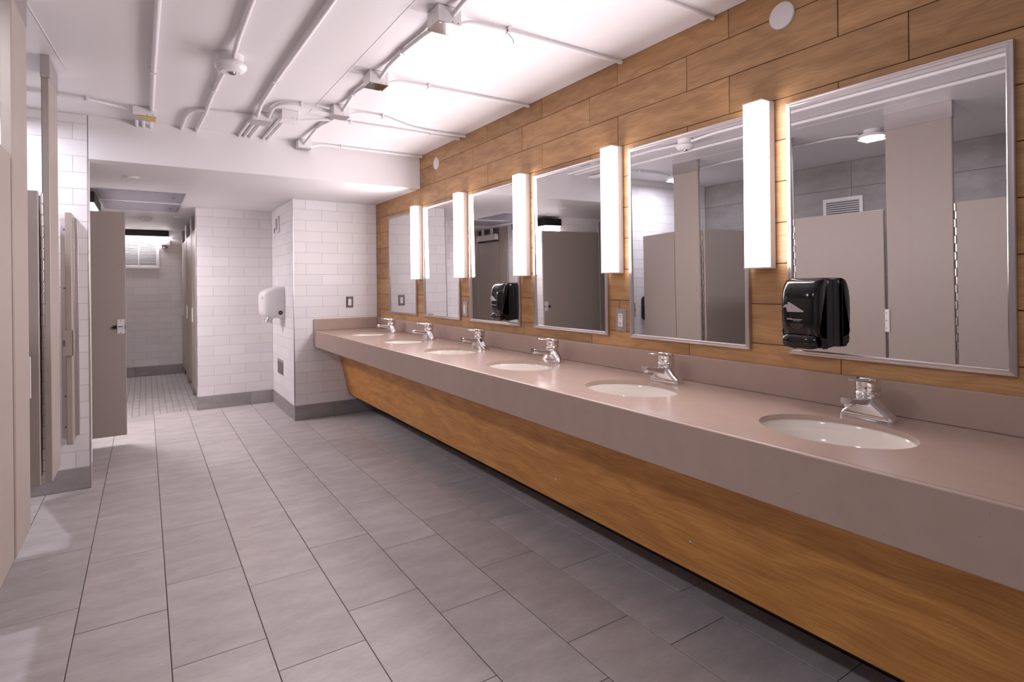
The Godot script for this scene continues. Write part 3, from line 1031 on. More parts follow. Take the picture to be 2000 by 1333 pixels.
func build_stalls() -> void:
	# partition between the wide-open stall and the last stall
	var a := thing("stall_partition", "beige ceiling-hung stall partition beside the tiled wall, its door standing wide open inward", "partition", XP, 0.37, 3.69, "ceiling-hung stall partitions")
	pilaster(a, 3.54, 3.84)
	var st := S()
	bx(st, XG + 0.02, XP - 0.034, 0.37, 1.79, 3.677, 3.703, 0.003)
	put(st, "divider_panel", M.laminate, a)
	st = S()
	bx(st, -1.045, -0.428, 0.37, 1.79, 3.508, 3.533, 0.003)
	var da := put(st, "door", M.laminate, a)
	hinge(da, -0.416, 3.531, 0.375, 1.785)
	st = S()
	var p0 := Vector2(-0.405, 3.848)
	var p1 := Vector2(-0.575, 4.43)
	var dn := (p1 - p0).normalized()
	var nn := Vector2(-dn.y, dn.x) * 0.0125
	var poly := []
	for q in [p0 + nn, p1 + nn, p1 - nn, p0 - nn]:
		poly.append(V(q.x, 0.37, q.y))
	prism(st, poly, Vector3(0, 1.42, 0))
	put(st, "door", M.laminate, a)

	var b := thing("stall_partition", "beige ceiling-hung stall partition with closed door, hinged strip and white keeper on its far edge", "partition", XP, 0.37, 2.75, "ceiling-hung stall partitions")
	pilaster(b, 2.607, 2.90)
	st = S()
	bx(st, XG + 0.02, XP - 0.034, 0.37, 1.79, 2.74, 2.766, 0.003)
	put(st, "divider_panel", M.laminate, b)
	st = S()
	bx(st, XP - 0.029, XP - 0.003, 0.37, 1.79, 1.925, 2.590, 0.004)
	var db := put(st, "door", M.laminate, b)
	hinge(db, XP - 0.012, 2.5985, 0.375, 1.785)
	keeper(b, XP - 0.008, 2.902, 0.965, 1.0)

	var c := thing("stall_partition", "wide beige ceiling-hung stall partition reflected in the sixth mirror, door hinged on its near edge", "partition", XP, 0.37, 1.706, "ceiling-hung stall partitions")
	pilaster(c, 1.506, 1.906)
	st = S()
	bx(st, XG + 0.02, XP - 0.034, 0.37, 1.79, 1.70, 1.726, 0.003)
	put(st, "divider_panel", M.laminate, c)
	st = S()
	bx(st, XP - 0.029, XP - 0.003, 0.37, 1.79, 0.83, 1.490, 0.004)
	var dc := put(st, "door", M.laminate, c)
	hinge(dc, XP - 0.012, 1.498, 0.375, 1.785)
	keeper(c, XP - 0.001, 1.893, 0.985, 1.0)

	# jamb post on the stub wall with its latch box
	var j := thing("wall_jamb", "narrow beige jamb post screwed to the white tiled stub wall with a metal latch box", "jamb", -0.40, 0.33, 4.55)
	st = S()
	bx(st, -0.418, XP, 0.335, 1.797, 4.470, 4.624, 0.004)
	var jp := put(st, "post", M.laminate, j)
	st = S()
	bx(st, -0.455, -0.4175, 0.36, 1.775, 4.6235, 4.6275, 0.0006)
	bx(st, -0.4215, -0.4178, 0.36, 1.775, 4.575, 4.6275, 0.0006)
	var b1 := put(st, "wall_bracket", M.steel, j)
	st = S()
	bx(st, XP + 0.0002, -0.365, 0.36, 1.775, 4.6235, 4.6275, 0.0006)
	bx(st, XP + 0.0002, XP + 0.0036, 0.36, 1.775, 4.575, 4.6275, 0.0006)
	put(st, "wall_bracket", M.steel, j)
	for y in [1.70, 1.32, 0.94, 0.62, 0.42]:
		st = S()
		lathe(st, V(-0.436, y, 4.6235), Vector3(0, 0, 1), [Vector2(0.0, 0.0035), Vector2(0.005, 0.002), Vector2(0.006, 0.0)], 10)
		put(st, "screw", M.grey_plastic, b1)
	st = S()
	bx(st, -0.432, -0.377, 0.897, 1.057, 4.440, 4.4465, 0.002)
	bx(st, -0.384, -0.377, 0.897, 1.057, 4.440, 4.50, 0.002)
	var lb := put(st, "latch_box", M.laminate, jp)
	st = S()
	bx(st, -0.4275, -0.4185, 0.957, 0.995, 4.4375, 4.4402, 0.0)
	put(st, "slot", M.grey_plastic, lb)

	# black roll dispenser inside the last stall
	var tp := thing("roll_dispenser", "black roll dispenser on the white tiled wall inside the last stall", "dispenser", -0.80, 0.85, ZB)
	st = S()
	var rr := []
	for q in [[0.0, 1.0], [0.06, 1.0], [0.10, 0.93], [0.115, 0.8]]:
		rr.append(rrect(V(-0.80, 0.975, ZB - 0.001 - q[0]), Vector3(0.085 * q[1], 0, 0), Vector3(0, 0.14 * q[1], 0), 0.05, 4))
	loft(st, rr)
	put(st, "cover", M.black_gloss, tp)

	# ceiling lights in the stalls
	for q in [[-0.75, 2.15, "round white ceiling lamp lit above the stall with the closed door"], [-0.83, 4.18, "round white ceiling lamp lit above the last stall"], [-0.75, 0.03, "round white ceiling lamp above the stalls near the plain end wall"]]:
		var l := thing("ceiling_lamp", q[2], "ceiling light", q[0], YC - 0.075, q[1], "round stall lamps")
		st = S()
		lathe(st, V(q[0], YC - 0.0004, q[1]), Vector3(0, -1, 0), [Vector2(0.062, 0.0), Vector2(0.062, 0.034), Vector2(0.098, 0.038), Vector2(0.100, 0.054), Vector2(0.094, 0.058), Vector2(0.0, 0.058)], 36)
		put(st, "housing", M.white_plastic, l)
		st = S()
		lathe(st, V(q[0], YC - 0.0585, q[1]), Vector3(0, -1, 0), [Vector2(0.088, 0.0), Vector2(0.080, 0.008), Vector2(0.055, 0.013), Vector2(0.0, 0.015)], 36)
		put(st, "diffuser", M.round_glow, l)
		area_light(l, V(q[0], YC - 0.077, q[1]), Vector3(0, -1, 0), Vector3(0, 0, -1), 0.15, 0.15, STALL, M.stall_tint)
	# supply grille on the grey wall
	var g := thing("air_grille", "white louvred air grille on the grey wall above the stall door", "grille", XG, 1.84, 2.95)
	st = S()
	for e in [[2.755, 3.145, 2.07, 2.102], [2.755, 3.145, 1.84, 1.872], [2.755, 2.787, 1.87, 2.072], [3.113, 3.145, 1.87, 2.072]]:
		bx(st, XG + 0.001, XG + 0.012, e[2], e[3], e[0], e[1], 0.002)
	put(st, "frame", M.white_metal, g)
	st = S()
	bx(st, XG + 0.0008, XG + 0.002, 1.87, 2.072, 2.785, 3.115, 0.0)
	put(st, "duct_back", M.grey_plastic, g)
	for i in 9:
		var y := 1.883 + i * 0.0222
		st = S()
		prism(st, [V(XG + 0.003, y + 0.009, 2.787), V(XG + 0.012, y, 2.787), V(XG + 0.012, y + 0.003, 2.787), V(XG + 0.003, y + 0.012, 2.787)], Vector3(0, 0, -0.326))
		put(st, "slat", M.white_metal, g)

# ------------------------------------------------------------------ ceiling conduits and boxes
func run(label: String, pts: Array, rad: float, straps: Array) -> void:
	var mid: Array = pts[pts.size() / 2]
	var o := thing("conduit", label, "conduit", mid[0], YC - 0.03, mid[1], "surface conduits on the ceiling")
	var line := []
	for p in pts:
		line.append(V(p[0], YC - (p[2] if p.size() > 2 else rad + 0.004), p[1]))
	var st := S()
	tube(st, bend(line, 0.06), rad, 12)
	put(st, "pipe", M.pipe, o)
	for s in straps:
		st = S()
		var along_z: bool = s[2]
		if along_z:
			bx(st, s[0] - rad - 0.014, s[0] + rad + 0.014, YC - 0.003, YC - 0.0003, s[1] - 0.007, s[1] + 0.007, 0.0005)
			bx(st, s[0] - rad - 0.0025, s[0] + rad + 0.0025, YC - 2 * rad - 0.0065, YC - 0.002, s[1] - 0.007, s[1] + 0.007, 0.001)
		else:
			bx(st, s[0] - 0.007, s[0] + 0.007, YC - 0.003, YC - 0.0003, s[1] - rad - 0.014, s[1] + rad + 0.014, 0.0005)
			bx(st, s[0] - 0.007, s[0] + 0.007, YC - 2 * rad - 0.0065, YC - 0.002, s[1] - rad - 0.0025, s[1] + rad + 0.0025, 0.001)
		put(st, "strap", M.pipe, o)

func jbox(label: String, x0: float, x1: float, z0: float, z1: float, d: float, cover: Material) -> Node3D:
	var o := thing("junction_box", label, "junction box", (x0 + x1) / 2, YC - d, (z0 + z1) / 2, "junction boxes on the ceiling")
	var st := S()
	bx(st, x0, x1, YC - d + 0.0015, YC - 0.0015, z0, z1, 0.0012)
	var body := put(st, "box", M.pipe, o)
	st = S()
	bx(st, x0 - 0.0006, x1 + 0.0006, YC - d, YC - d + 0.0018, z0 - 0.0006, z1 + 0.0006, 0.0005)
	var cv := put(st, "cover_plate", cover, o)
	for q in [[x0 + 0.012, z0 + 0.008], [x1 - 0.012, z1 - 0.008]]:
		st = S()
		lathe(st, V(q[0], YC - d, q[1]), Vector3(0, -1, 0), [Vector2(0.0045, 0.0), Vector2(0.004, 0.0015), Vector2(0.0, 0.002)], 10)
		put(st, "screw", M.steel, cv)
	for dx in [0.28, 0.72]:
		st = S()
		lathe(st, V(lerpf(x0, x1, dx), YC - d * 0.45, z0), Vector3(0, 0, 1), [Vector2(0.0125, 0.0), Vector2(0.0125, 0.001), Vector2(0.0, 0.001)], 16)
		put(st, "knockout", M.pipe, body)
	for dx in [0.62, 0.86]:
		st = S()
		lathe(st, V(lerpf(x0, x1, dx), YC - d + 0.010, z0), Vector3(0, 0, 1), [Vector2(0.0025, 0.0), Vector2(0.0, 0.0008)], 8)
		put(st, "vent_hole", M.hole, body)
	return o

func build_ceiling_fittings() -> void:
	jbox("large white junction box with shiny cover over the vanity, farthest from the soffit", 1.004, 1.110, 2.062, 2.168, 0.072, M.cover)
	jbox("white junction box with shiny cover over the vanity, second along the ceiling run", 1.003, 1.106, 2.885, 2.987, 0.070, M.cover)
	jbox("white junction box with shiny cover over the vanity, third along the ceiling run", 1.000, 1.100, 3.550, 3.645, 0.070, M.cover)
	jbox("white junction box with shiny cover over the vanity, touching the soffit", 1.001, 1.100, 4.532, 4.622, 0.070, M.cover)
	jbox("white junction box with shiny cover feeding three short conduits into the soffit", 0.596, 0.716, 3.962, 4.086, 0.060, M.cover)
	jbox("blank white painted junction box feeding two short conduits into the soffit", 0.748, 0.852, 3.830, 3.945, 0.060, M.pipe)
	var y6 := jbox("white junction box with a yellow triangle on its cover beside the stub wall", -0.056, 0.067, 4.226, 4.350, 0.060, M.cover)
	var st := S()
	prism(st, [V(-0.034, YC - 0.0602, 4.230), V(0.066, YC - 0.0602, 4.228), V(0.0665, YC - 0.0602, 4.349), V(0.045, YC - 0.0602, 4.349)], Vector3(0, -0.0008, 0))
	var ye := put(st, "yellow_sticker", M.yellow, y6)
	ye.set_meta("label", "yellow triangular sticker")

	run("thick white conduit along the ceiling to the yellow-marked junction box", [[0.060, ZNEAR + 0.01], [0.052, 2.599], [0.046, 3.463], [0.045, 4.226]], 0.0125, [[0.047, 3.463, true]])
	run("white conduit along the ceiling to the round detector", [[0.362, ZNEAR + 0.01], [0.364, 2.404], [0.365, 2.80], [0.368, 3.0, 0.03]], 0.0115, [])
	run("white conduit from the round detector towards the soffit", [[0.356, 3.13, 0.03], [0.350, 3.40], [0.338, 3.773], [0.338, 4.10], [0.318, 4.628]], 0.0115, [[0.343, 3.62, true]])
	run("curved white conduit branching into the soffit beside the detector conduit", [[0.338, 4.055], [0.262, 4.10], [0.236, 4.25], [0.224, 4.628]], 0.0105, [])
	run("thick white conduit along the ceiling to the box with three short conduits", [[0.640, ZNEAR + 0.01], [0.631, 2.236], [0.608, 3.277], [0.609, 3.744], [0.622, 3.962, 0.03]], 0.0125, [[0.608, 3.277, true]])
	run("thin white conduit joining the detector conduit to the three-conduit box", [[0.352, 4.065], [0.596, 4.035]], 0.008, [])
	run("arched white conduit between the three-conduit box and the vanity box run", [[0.692, 3.962, 0.03], [0.684, 3.756], [0.722, 3.655], [0.823, 3.628], [1.000, 3.630, 0.03]], 0.0105, [[0.823, 3.628, false]])
	for q in [[0.612, "first"], [0.650, "second"], [0.688, "third"]]:
		run("short white conduit from the three-conduit box into the soffit, %s of three" % q[1], [[q[0], 4.086, 0.03], [q[0] - 0.008, 4.20], [q[0] - 0.016, 4.628]], 0.0095, [])
	for q in [[0.775, "first"], [0.808, "second"]]:
		run("short white conduit from the blank box into the soffit, %s of two" % q[1], [[q[0], 3.945, 0.03], [q[0] - 0.004, 4.05], [q[0] - 0.012, 4.628]], 0.0095, [])
	for q in [[-0.038, "first"], [0.0, "second"], [0.042, "third"]]:
		run("short white conduit from the yellow-marked box into the soffit, %s of three" % q[1], [[q[0], 4.350, 0.03], [q[0] - 0.001, 4.628, 0.03]], 0.0105, [])
	run("white conduit running from the yellow-marked box over the stalls", [[-0.056, 4.262, 0.03], [-0.133, 4.254], [-0.28, 4.190], [-0.55, 4.17], [-0.735, 4.18, 0.022]], 0.0095, [[-0.28, 4.188, false]])
	run("white conduit along the stall ceiling between the two round lamps", [[-0.79, 4.08, 0.022], [-0.71, 3.6], [-0.70, 2.74], [-0.70, 2.4], [-0.745, 2.25, 0.022]], 0.0095, [])
	run("white conduit from the near wall to the first box over the vanity", [[1.072, ZNEAR + 0.01], [1.072, 1.96], [1.073, 2.062, 0.03]], 0.0105, [])
	run("white conduit between the first and second boxes over the vanity", [[1.066, 2.168, 0.035], [1.066, 2.30], [1.053, 2.537], [1.056, 2.745], [1.060, 2.885, 0.035]], 0.0105, [[1.052, 2.56, true]])
	run("white conduit between the second and third boxes over the vanity", [[1.058, 2.987, 0.035], [1.050, 3.10], [1.035, 3.272], [1.053, 3.42], [1.056, 3.550, 0.035]], 0.0105, [[1.036, 3.27, true]])
	run("white kinked conduit between the third box and the soffit box", [[1.064, 3.645, 0.035], [1.075, 3.80], [1.060, 3.93], [1.042, 4.00], [1.038, 4.167], [1.046, 4.532, 0.035]], 0.0105, [[1.038, 4.11, true]])
	run("white conduit from the first box across to the wood wall, loosely tied", [[1.110, 2.115, 0.045], [1.18, 2.112], [1.365, 2.100], [2.054, 2.094]], 0.0095, [[1.365, 2.10, false]])
	run("white conduit from the second box across to the wood wall", [[1.106, 2.935, 0.045], [1.18, 2.932], [1.363, 2.935], [2.054, 2.924]], 0.0095, [[1.363, 2.935, false]])
	run("swerving white conduit from the third box across to the wood wall", [[1.100, 3.605, 0.045], [1.18, 3.605], [1.341, 3.611], [1.60, 3.755], [1.781, 3.779], [2.054, 3.772]], 0.0105, [[1.341, 3.611, false]])
	run("white conduit passing below the third box from the blank box to the wood wall", [[0.852, 3.885, 0.045], [1.057, 3.857], [1.201, 3.862], [1.813, 3.856], [2.054, 3.868]], 0.0095, [[1.201, 3.862, false], [1.80, 3.856, false]])
	run("white conduit from the soffit box across to the wood wall", [[1.100, 4.58, 0.045], [1.18, 4.58], [1.346, 4.577], [2.054, 4.572]], 0.0095, [[1.346, 4.577, false]])
	run("thin white conduit crossing the ceiling to the wood wall near the sixth mirror", [[1.40, 1.537], [2.054, 1.539]], 0.0075, [])

	# loose wire tie on the first cross conduit
	var w := thing("wire_tie", "dark twisted tie wire hanging from the first cross conduit", "wire", 1.37, YC - 0.05, 2.10)
	st = S()
	tube(st, bend([V(1.350, YC - 0.012, 2.085), V(1.368, YC - 0.030, 2.100), V(1.395, YC - 0.034, 2.112), V(1.41, YC - 0.052, 2.12)], 0.01), 0.0016, 6)
	put(st, "strand", M.black_matt, w)
	st = S()
	tube(st, bend([V(1.362, YC - 0.004, 2.112), V(1.358, YC - 0.032, 2.096), V(1.342, YC - 0.040, 2.09)], 0.01), 0.0014, 6)
	put(st, "strand", M.pipe, w)

	# round detector
	var d := thing("ceiling_detector", "round white detector on a surface box between two ceiling conduits", "detector", 0.362, YC - 0.105, 3.068)
	st = S()
	lathe(st, V(0.362, YC - 0.0004, 3.068), Vector3(0, -1, 0), [Vector2(0.058, 0.0), Vector2(0.058, 0.046), Vector2(0.0, 0.046)], 32)
	put(st, "surface_box", M.pipe, d)
	st = S()
	lathe(st, V(0.362, YC - 0.0466, 3.068), Vector3(0, -1, 0), [Vector2(0.070, 0.0), Vector2(0.074, 0.006), Vector2(0.073, 0.016), Vector2(0.062, 0.032), Vector2(0.045, 0.042), Vector2(0.0, 0.046)], 36)
	var head := put(st, "head", M.white_plastic, d)
	st = S()
	lathe(st, V(0.368, YC - 0.0905, 3.060), Vector3(0, -1, 0), [Vector2(0.018, 0.0), Vector2(0.016, 0.006), Vector2(0.008, 0.010), Vector2(0.0, 0.011)], 20)
	put(st, "lens", M.cover, head)

# ------------------------------------------------------------------ niche and hallway
func build_niche() -> void:
	var h := thing("hand_dryer", "white wall-mounted hand dryer with chrome nozzle in the niche", "hand dryer", XN, 0.97, 6.325)
	var st := S()
	var rr := []
	for q in [[0.002, 1.150, 0.166, 0.150], [0.055, 1.150, 0.164, 0.150], [0.10, 1.147, 0.158, 0.148], [0.145, 1.143, 0.147, 0.142], [0.18, 1.142, 0.132, 0.133], [0.205, 1.143, 0.113, 0.118], [0.215, 1.145, 0.09, 0.095]]:
		rr.append(rrect(V(XN - q[0], q[1], 6.325), Vector3(0, q[2], 0), Vector3(0, 0, q[3]), 0.035, 4))
	loft(st, rr)
	var body := put(st, "cover", M.white_plastic, h)
	st = S()
	lathe(st, V(XN - 0.12, 1.006, 6.30), Vector3(-0.35, -1, 0).normalized(), [Vector2(0.033, 0.0), Vector2(0.033, 0.045), Vector2(0.037, 0.052), Vector2(0.037, 0.066), Vector2(0.028, 0.066), Vector2(0.026, 0.03)], 24)
	put(st, "nozzle", M.chrome, h)
	st = S()
	lathe(st, V(XN - 0.043, 1.045, 6.1755), Vector3(0, 0, 1), [Vector2(0.021, -0.003), Vector2(0.021, 0.002), Vector2(0.018, 0.004), Vector2(0.0, 0.0045)], 24)
	var bd := put(st, "badge", M.black_gloss, body)
	st = S()
	bx(st, XN - 0.054, XN - 0.032, 1.041, 1.048, 6.1700, 6.1712, 0.0)
	put(st, "badge_print", M.print, bd)
	for dy in [0.0, 0.016]:
		st = S()
		bx(st, XN - 0.2145, XN - 0.205, 1.19 + dy, 1.196 + dy, 6.21, 6.25, 0.001)
		put(st, "vent_slot", M.grey_plastic, body)

	var g := thing("wall_box", "recessed steel wall box low on the niche side wall", "wall box", XN, 0.37, 6.43)
	st = S()
	bx(st, XN - 0.004, XN - 0.0012, 0.372, 0.535, 6.28, 6.58, 0.001)
	put(st, "frame", M.steel, g)
	st = S()
	bx(st, XN - 0.0055, XN - 0.0042, 0.385, 0.505, 6.305, 6.555, 0.0)
	var gp := put(st, "panel", M.grey_plastic, g)
	for i in 5:
		st = S()
		bx(st, XN - 0.0085, XN - 0.0052, 0.39, 0.495, 6.33 + i * 0.045, 6.345 + i * 0.045, 0.001)
		put(st, "louvre", M.steel, gp)

	var s := thing("alarm_strobe", "white alarm sounder and strobe high on the niche side wall", "alarm", XN, 1.89, 6.51)
	st = S()
	bx(st, XN - 0.022, XN - 0.0012, 1.895, 2.075, 6.40, 6.62, 0.006)
	var ab := put(st, "body", M.white_plastic, s)
	st = S()
	bx(st, XN - 0.034, XN - 0.0215, 1.93, 2.05, 6.42, 6.48, 0.005)
	put(st, "strobe_lens", M.print, ab)
	st = S()
	lathe(st, V(XN - 0.022, 1.93, 6.565), Vector3(-1, 0, 0), [Vector2(0.028, 0.0), Vector2(0.026, 0.003), Vector2(0.0, 0.003)], 20)
	put(st, "sounder", M.grey_plastic, ab)

func stall_door_x(o: Node3D, x: float, z0: float, z1: float, y0: float, y1: float, called: String) -> MeshInstance3D:
	var st := S()
	bx(st, x, x + 0.026, y0, y1, z0, z1, 0.003)
	return put(st, called, M.laminate, o)

func build_hallway() -> void:
	# wide stall door standing open across the alcove
	var d := thing("stall_door", "wide beige stall door standing open behind the stub wall with a slide latch", "door", -0.60, 0.0, 5.752)
	var st := S()
	bx(st, -1.073, -0.137, 0.08, 1.955, 5.740, 5.765, 0.003)
	var leaf := put(st, "leaf", M.laminate, d)
	st = S()
	bx(st, -1.125, -1.078, 0.0, 2.10, 5.735, 5.770, 0.003)
	put(st, "jamb", M.laminate, d)
	st = S()
	bx(st, -0.199, -0.147, 0.934, 1.054, 5.7355, 5.7398, 0.001)
	bx(st, -0.199, -0.147, 0.975, 1.012, 5.729, 5.7358, 0.001)
	var lp := put(st, "latch_plate", M.white_metal, leaf)
	st = S()
	bx(st, -0.192, -0.158, 0.990, 0.9965, 5.7265, 5.7292, 0.0)
	bx(st, -0.2255, -0.2, 0.977, 1.003, 5.7195, 5.7360, 0.002)
	bx(st, -0.1465, -0.141, 0.975, 1.005, 5.7300, 5.7395, 0.001)
	put(st, "slide_bolt", M.black_matt, leaf)
	for y in [0.944, 1.044]:
		st = S()
		lathe(st, V(-0.173, y, 5.7355), Vector3(0, 0, 1), [Vector2(0.0, 0.0015), Vector2(0.0035, 0.001), Vector2(0.004, 0.0)], 8)
		put(st, "screw", M.grey_plastic, leaf)

	# stalls along the right of the hallway
	var xr := 0.475
	for q in [[7.78, 8.04, 7.02, 7.755, "beige hallway stall front beside the niche wall"], [8.78, 9.08, 8.065, 8.755, "beige hallway stall front in the middle of the row"], [9.80, 9.99, 9.105, 9.775, "beige hallway stall front at the end of the hallway"]]:
		var o := thing("hallway_stall", q[4], "partition", xr, 0.0, (q[0] + q[1]) / 2, "stall fronts along the hallway")
		stall_door_x(o, xr, q[0], q[1], 0.10, 2.06, "pilaster")
		st = S()
		bx(st, xr - 0.003, xr + 0.029, 2.03, YB - 0.0005, q[0] - 0.003, q[1] + 0.003, 0.001)
		put(st, "ceiling_shoe", M.steel, o)
		st = S()
		bx(st, xr + 0.004, xr + 0.022, 0.0, 0.12, q[0] + 0.09, q[0] + 0.16, 0.001)
		put(st, "foot", M.steel, o)
		var dr := stall_door_x(o, xr + 0.002, q[2], q[3], 0.13, 1.98, "door")
		st = S()
		bx(st, xr - 0.010, xr + 0.0021, 0.903, 1.07, q[3] - 0.055, q[3] - 0.01, 0.001)
		put(st, "latch_plate", M.white_metal, dr)
	# near end panel against the niche wall
	# left side of the hallway
	var hl := thing("hallway_stall", "beige stall front on the left of the hallway reflected in the third mirror", "partition", XH, 0.0, 7.75)
	stall_door_x(hl, XH - 0.026, 7.32, 7.56, 0.08, YB - 0.001, "pilaster")
	stall_door_x(hl, XH - 0.028, 7.575, 8.22, 0.10, 1.96, "door")
	stall_door_x(hl, XH - 0.026, 8.235, ZE - 0.01, 0.08, YB - 0.001, "panel")
	var bxo := thing("ceiling_bracket", "white box hung on two posts above the left hallway stall door", "bracket", XH + 0.04, 1.99, 7.88)
	st = S()
	bx(st, XH + 0.004, XH + 0.07, 1.985, 2.075, 7.57, 8.16, 0.004)
	put(st, "box", M.white_metal, bxo)
	for z in [7.70, 7.98]:
		st = S()
		bx(st, XH + 0.02, XH + 0.05, 2.074, YB - 0.0005, z, z + 0.04, 0.001)
		put(st, "post", M.white_metal, bxo)

	# black linear lights
	var l1 := thing("linear_light", "black linear wall light above the louvred window at the end of the hallway", "wall light", -0.06, 2.08, 9.96)
	st = S()
	bx(st, -0.44, 0.308, 2.085, 2.167, 9.905, ZE - 0.001, 0.002)
	put(st, "housing", M.black_metal, l1)
	st = S()
	bx(st, -0.432, 0.300, 2.070, 2.0852, 9.912, 10.012, 0.002)
	put(st, "diffuser", M.diffuser, l1)
	area_light(l1, V(-0.066, 2.066, 9.962), Vector3(0, -1, 0), Vector3(0, 0, -1), 0.72, 0.09, HALL, M.vanity_tint)
	var l2 := thing("linear_light", "black linear light on the left hallway wall behind the open stall door", "wall light", -0.46, 2.03, 6.4)
	st = S()
	bx(st, XH + 0.001, -0.355, 2.052, 2.145, 5.955, 6.78, 0.002)
	put(st, "housing", M.black_metal, l2)
	st = S()
	bx(st, XH + 0.01, -0.362, 2.035, 2.0522, 5.962, 6.772, 0.002)
	put(st, "diffuser", M.diffuser, l2)
	area_light(l2, V((XH - 0.352) / 2, 2.031, 6.367), Vector3(0, -1, 0), Vector3(0, 0, -1), 0.22, 0.80, HALL2, M.vanity_tint)

	# louvred window
	var w := thing("louvre_window", "white louvred window grille at the end of the hallway", "window", -0.15, 1.606, ZE)
	st = S()
	for e in [[-0.46, 0.185, 2.045, 2.068], [-0.46, 0.185, 1.606, 1.645], [-0.46, -0.42, 1.644, 2.046], [0.146, 0.185, 1.644, 2.046]]:
		bx(st, e[0], e[1], e[2], e[3], ZE - 0.022, ZE - 0.0012, 0.002)
	put(st, "frame", M.white_metal, w)
	st = S()
	bx(st, -0.421, 0.147, 1.644, 2.046, ZE - 0.003, ZE - 0.0012, 0.0)
	put(st, "dark_back", M.grey_plastic, w)
	for i in 20:
		var y := 1.648 + i * 0.0199
		st = S()
		prism(st, [V(-0.421, y + 0.010, ZE - 0.006), V(-0.421, y, ZE - 0.020), V(-0.421, y + 0.004, ZE - 0.020), V(-0.421, y + 0.014, ZE - 0.006)], Vector3(0.568, 0, 0))
		put(st, "slat", M.white_metal, w)
	st = S()
	bx(st, -0.083, -0.067, 1.644, 2.046, ZE - 0.0235, ZE - 0.0205, 0.0005)
	put(st, "mullion", M.white_metal, w)

	# emergency light unit
	var em := thing("emergency_light", "small white emergency light unit beside the louvred window", "emergency light", 0.262, 1.90, ZE)
	st = S()
	bx(st, 0.198, 0.329, 1.955, 2.047, ZE - 0.075, ZE - 0.0012, 0.006)
	put(st, "body", M.white_plastic, em)
	st = S()
	bx(st, 0.206, 0.321, 1.905, 1.954, ZE - 0.066, ZE - 0.012, 0.008)
	var eh := put(st, "lamp_head", M.white_plastic, em)
	st = S()
	lathe(st, V(0.262, 1.93, ZE - 0.066), Vector3(0, 0, 1), [Vector2(0.03, 0.0), Vector2(0.026, 0.010), Vector2(0.0, 0.014)], 20)
	put(st, "lens", M.cover, eh)

	# lowered ceiling: two access panels, sprinkler cover, detector, vent
	for q in [[5.92, 6.60, "grey metal ceiling access panel nearest the soffit edge"], [6.73, 7.38, "grey metal ceiling access panel deeper in the hallway"]]:
		var a := thing("access_panel", q[2], "access panel", -0.02, YB - 0.01, (q[0] + q[1]) / 2, "ceiling access panels")
		st = S()
		for e in [[-0.355, 0.318, q[0], q[0] + 0.03], [-0.355, 0.318, q[1] - 0.03, q[1]], [-0.355, -0.325, q[0] + 0.03, q[1] - 0.03], [0.288, 0.318, q[0] + 0.03, q[1] - 0.03]]:
			bx(st, e[0], e[1], YB - 0.006, YB - 0.0004, e[2], e[3], 0.001)
		put(st, "frame", M.grey_panel, a)
		st = S()
		bx(st, -0.322, 0.285, YB - 0.0045, YB - 0.0004, q[0] + 0.033, q[1] - 0.033, 0.001)
		var lid := put(st, "lid", M.grey_panel, a)
		st = S()
		lathe(st, V(0.235, YB - 0.0045, q[0] + 0.33), Vector3(0, -1, 0), [Vector2(0.013, 0.0), Vector2(0.012, 0.003), Vector2(0.0, 0.003)], 16)
		put(st, "lock", M.grey_plastic, lid)
	var sp := thing("sprinkler_cover", "flat white sprinkler cover on the lowered ceiling near the soffit", "sprinkler", -0.08, YB - 0.006, 5.23)
	st = S()
	lathe(st, V(-0.08, YB - 0.0004, 5.23), Vector3(0, -1, 0), [Vector2(0.062, 0.0), Vector2(0.060, 0.003), Vector2(0.042, 0.004), Vector2(0.042, 0.009), Vector2(0.0, 0.010)], 30)
	put(st, "disc", M.paint, sp)
	var de := thing("smoke_detector", "shallow white smoke detector on the hallway ceiling", "detector", 0.005, YB - 0.045, 8.25)
	st = S()
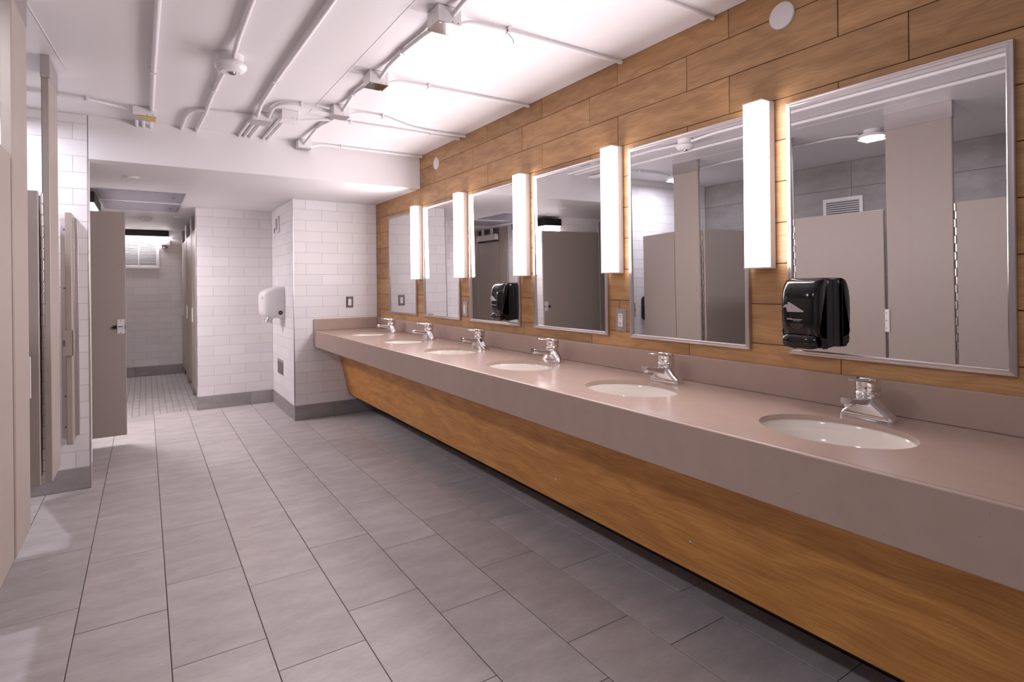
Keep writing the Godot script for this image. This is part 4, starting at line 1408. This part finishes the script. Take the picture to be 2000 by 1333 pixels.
	lathe(st, V(0.005, YB - 0.0004, 8.25), Vector3(0, -1, 0), [Vector2(0.078, 0.0), Vector2(0.072, 0.014), Vector2(0.04, 0.034), Vector2(0.03, 0.042), Vector2(0.0, 0.042)], 30)
	put(st, "body", M.white_plastic, de)
	var dl := thing("ceiling_disc", "flat white disc on the hallway ceiling beside the stalls", "ceiling plate", 0.345, YB - 0.012, 7.93)
	st = S()
	lathe(st, V(0.345, YB - 0.0004, 7.93), Vector3(0, -1, 0), [Vector2(0.048, 0.0), Vector2(0.048, 0.008), Vector2(0.044, 0.011), Vector2(0.0, 0.011)], 26)
	put(st, "disc", M.white_plastic, dl)

# light levels
const LIGHT := 10.2     # vanity lights, per metre of width
const STALL := 1.3
const HALL := 0.75
const HALL2 := 2.7

func _ready() -> void:
	rng.seed = 7
	# camera: 20 mm shift lens, turned to the right, slightly rolled
	var cam := Camera3D.new()
	cam.name = "camera"
	cam.projection = Camera3D.PROJECTION_FRUSTUM
	cam.near = 0.05
	cam.far = 60.0
	var f := 1096.1144
	cam.size = cam.near * 1333.0 / f
	cam.frustum_offset = Vector2(0.0, -(666.5 - 555.683) / f * cam.near)
	add_child(cam)
	var ya := deg_to_rad(33.1795)
	var ro := deg_to_rad(-0.568)
	var right := Vector3(cos(ya) * cos(ro), sin(ro), sin(ya) * cos(ro))
	var up := Vector3(-cos(ya) * sin(ro), cos(ro), -sin(ya) * sin(ro))
	var fwd := Vector3(sin(ya), 0, -cos(ya))
	cam.transform = Transform3D(Basis(right, up, -fwd), Vector3(0, 1.3162, 0))
	cam.current = true
	var we := WorldEnvironment.new()
	we.name = "environment"
	var env := Environment.new()
	env.background_mode = Environment.BG_COLOR
	env.background_color = Color(0, 0, 0)
	env.tonemap_mode = Environment.TONE_MAPPER_LINEAR
	env.tonemap_exposure = 1.15
	env.sdfgi_enabled = true
	env.ssao_enabled = true
	env.ssil_enabled = true
	we.environment = env
	add_child(we)

	make_materials()
	build_shell()
	build_vanity()
	build_wall_fittings()
	build_stalls()
	build_niche()
	build_hallway()
	build_ceiling_fittings()
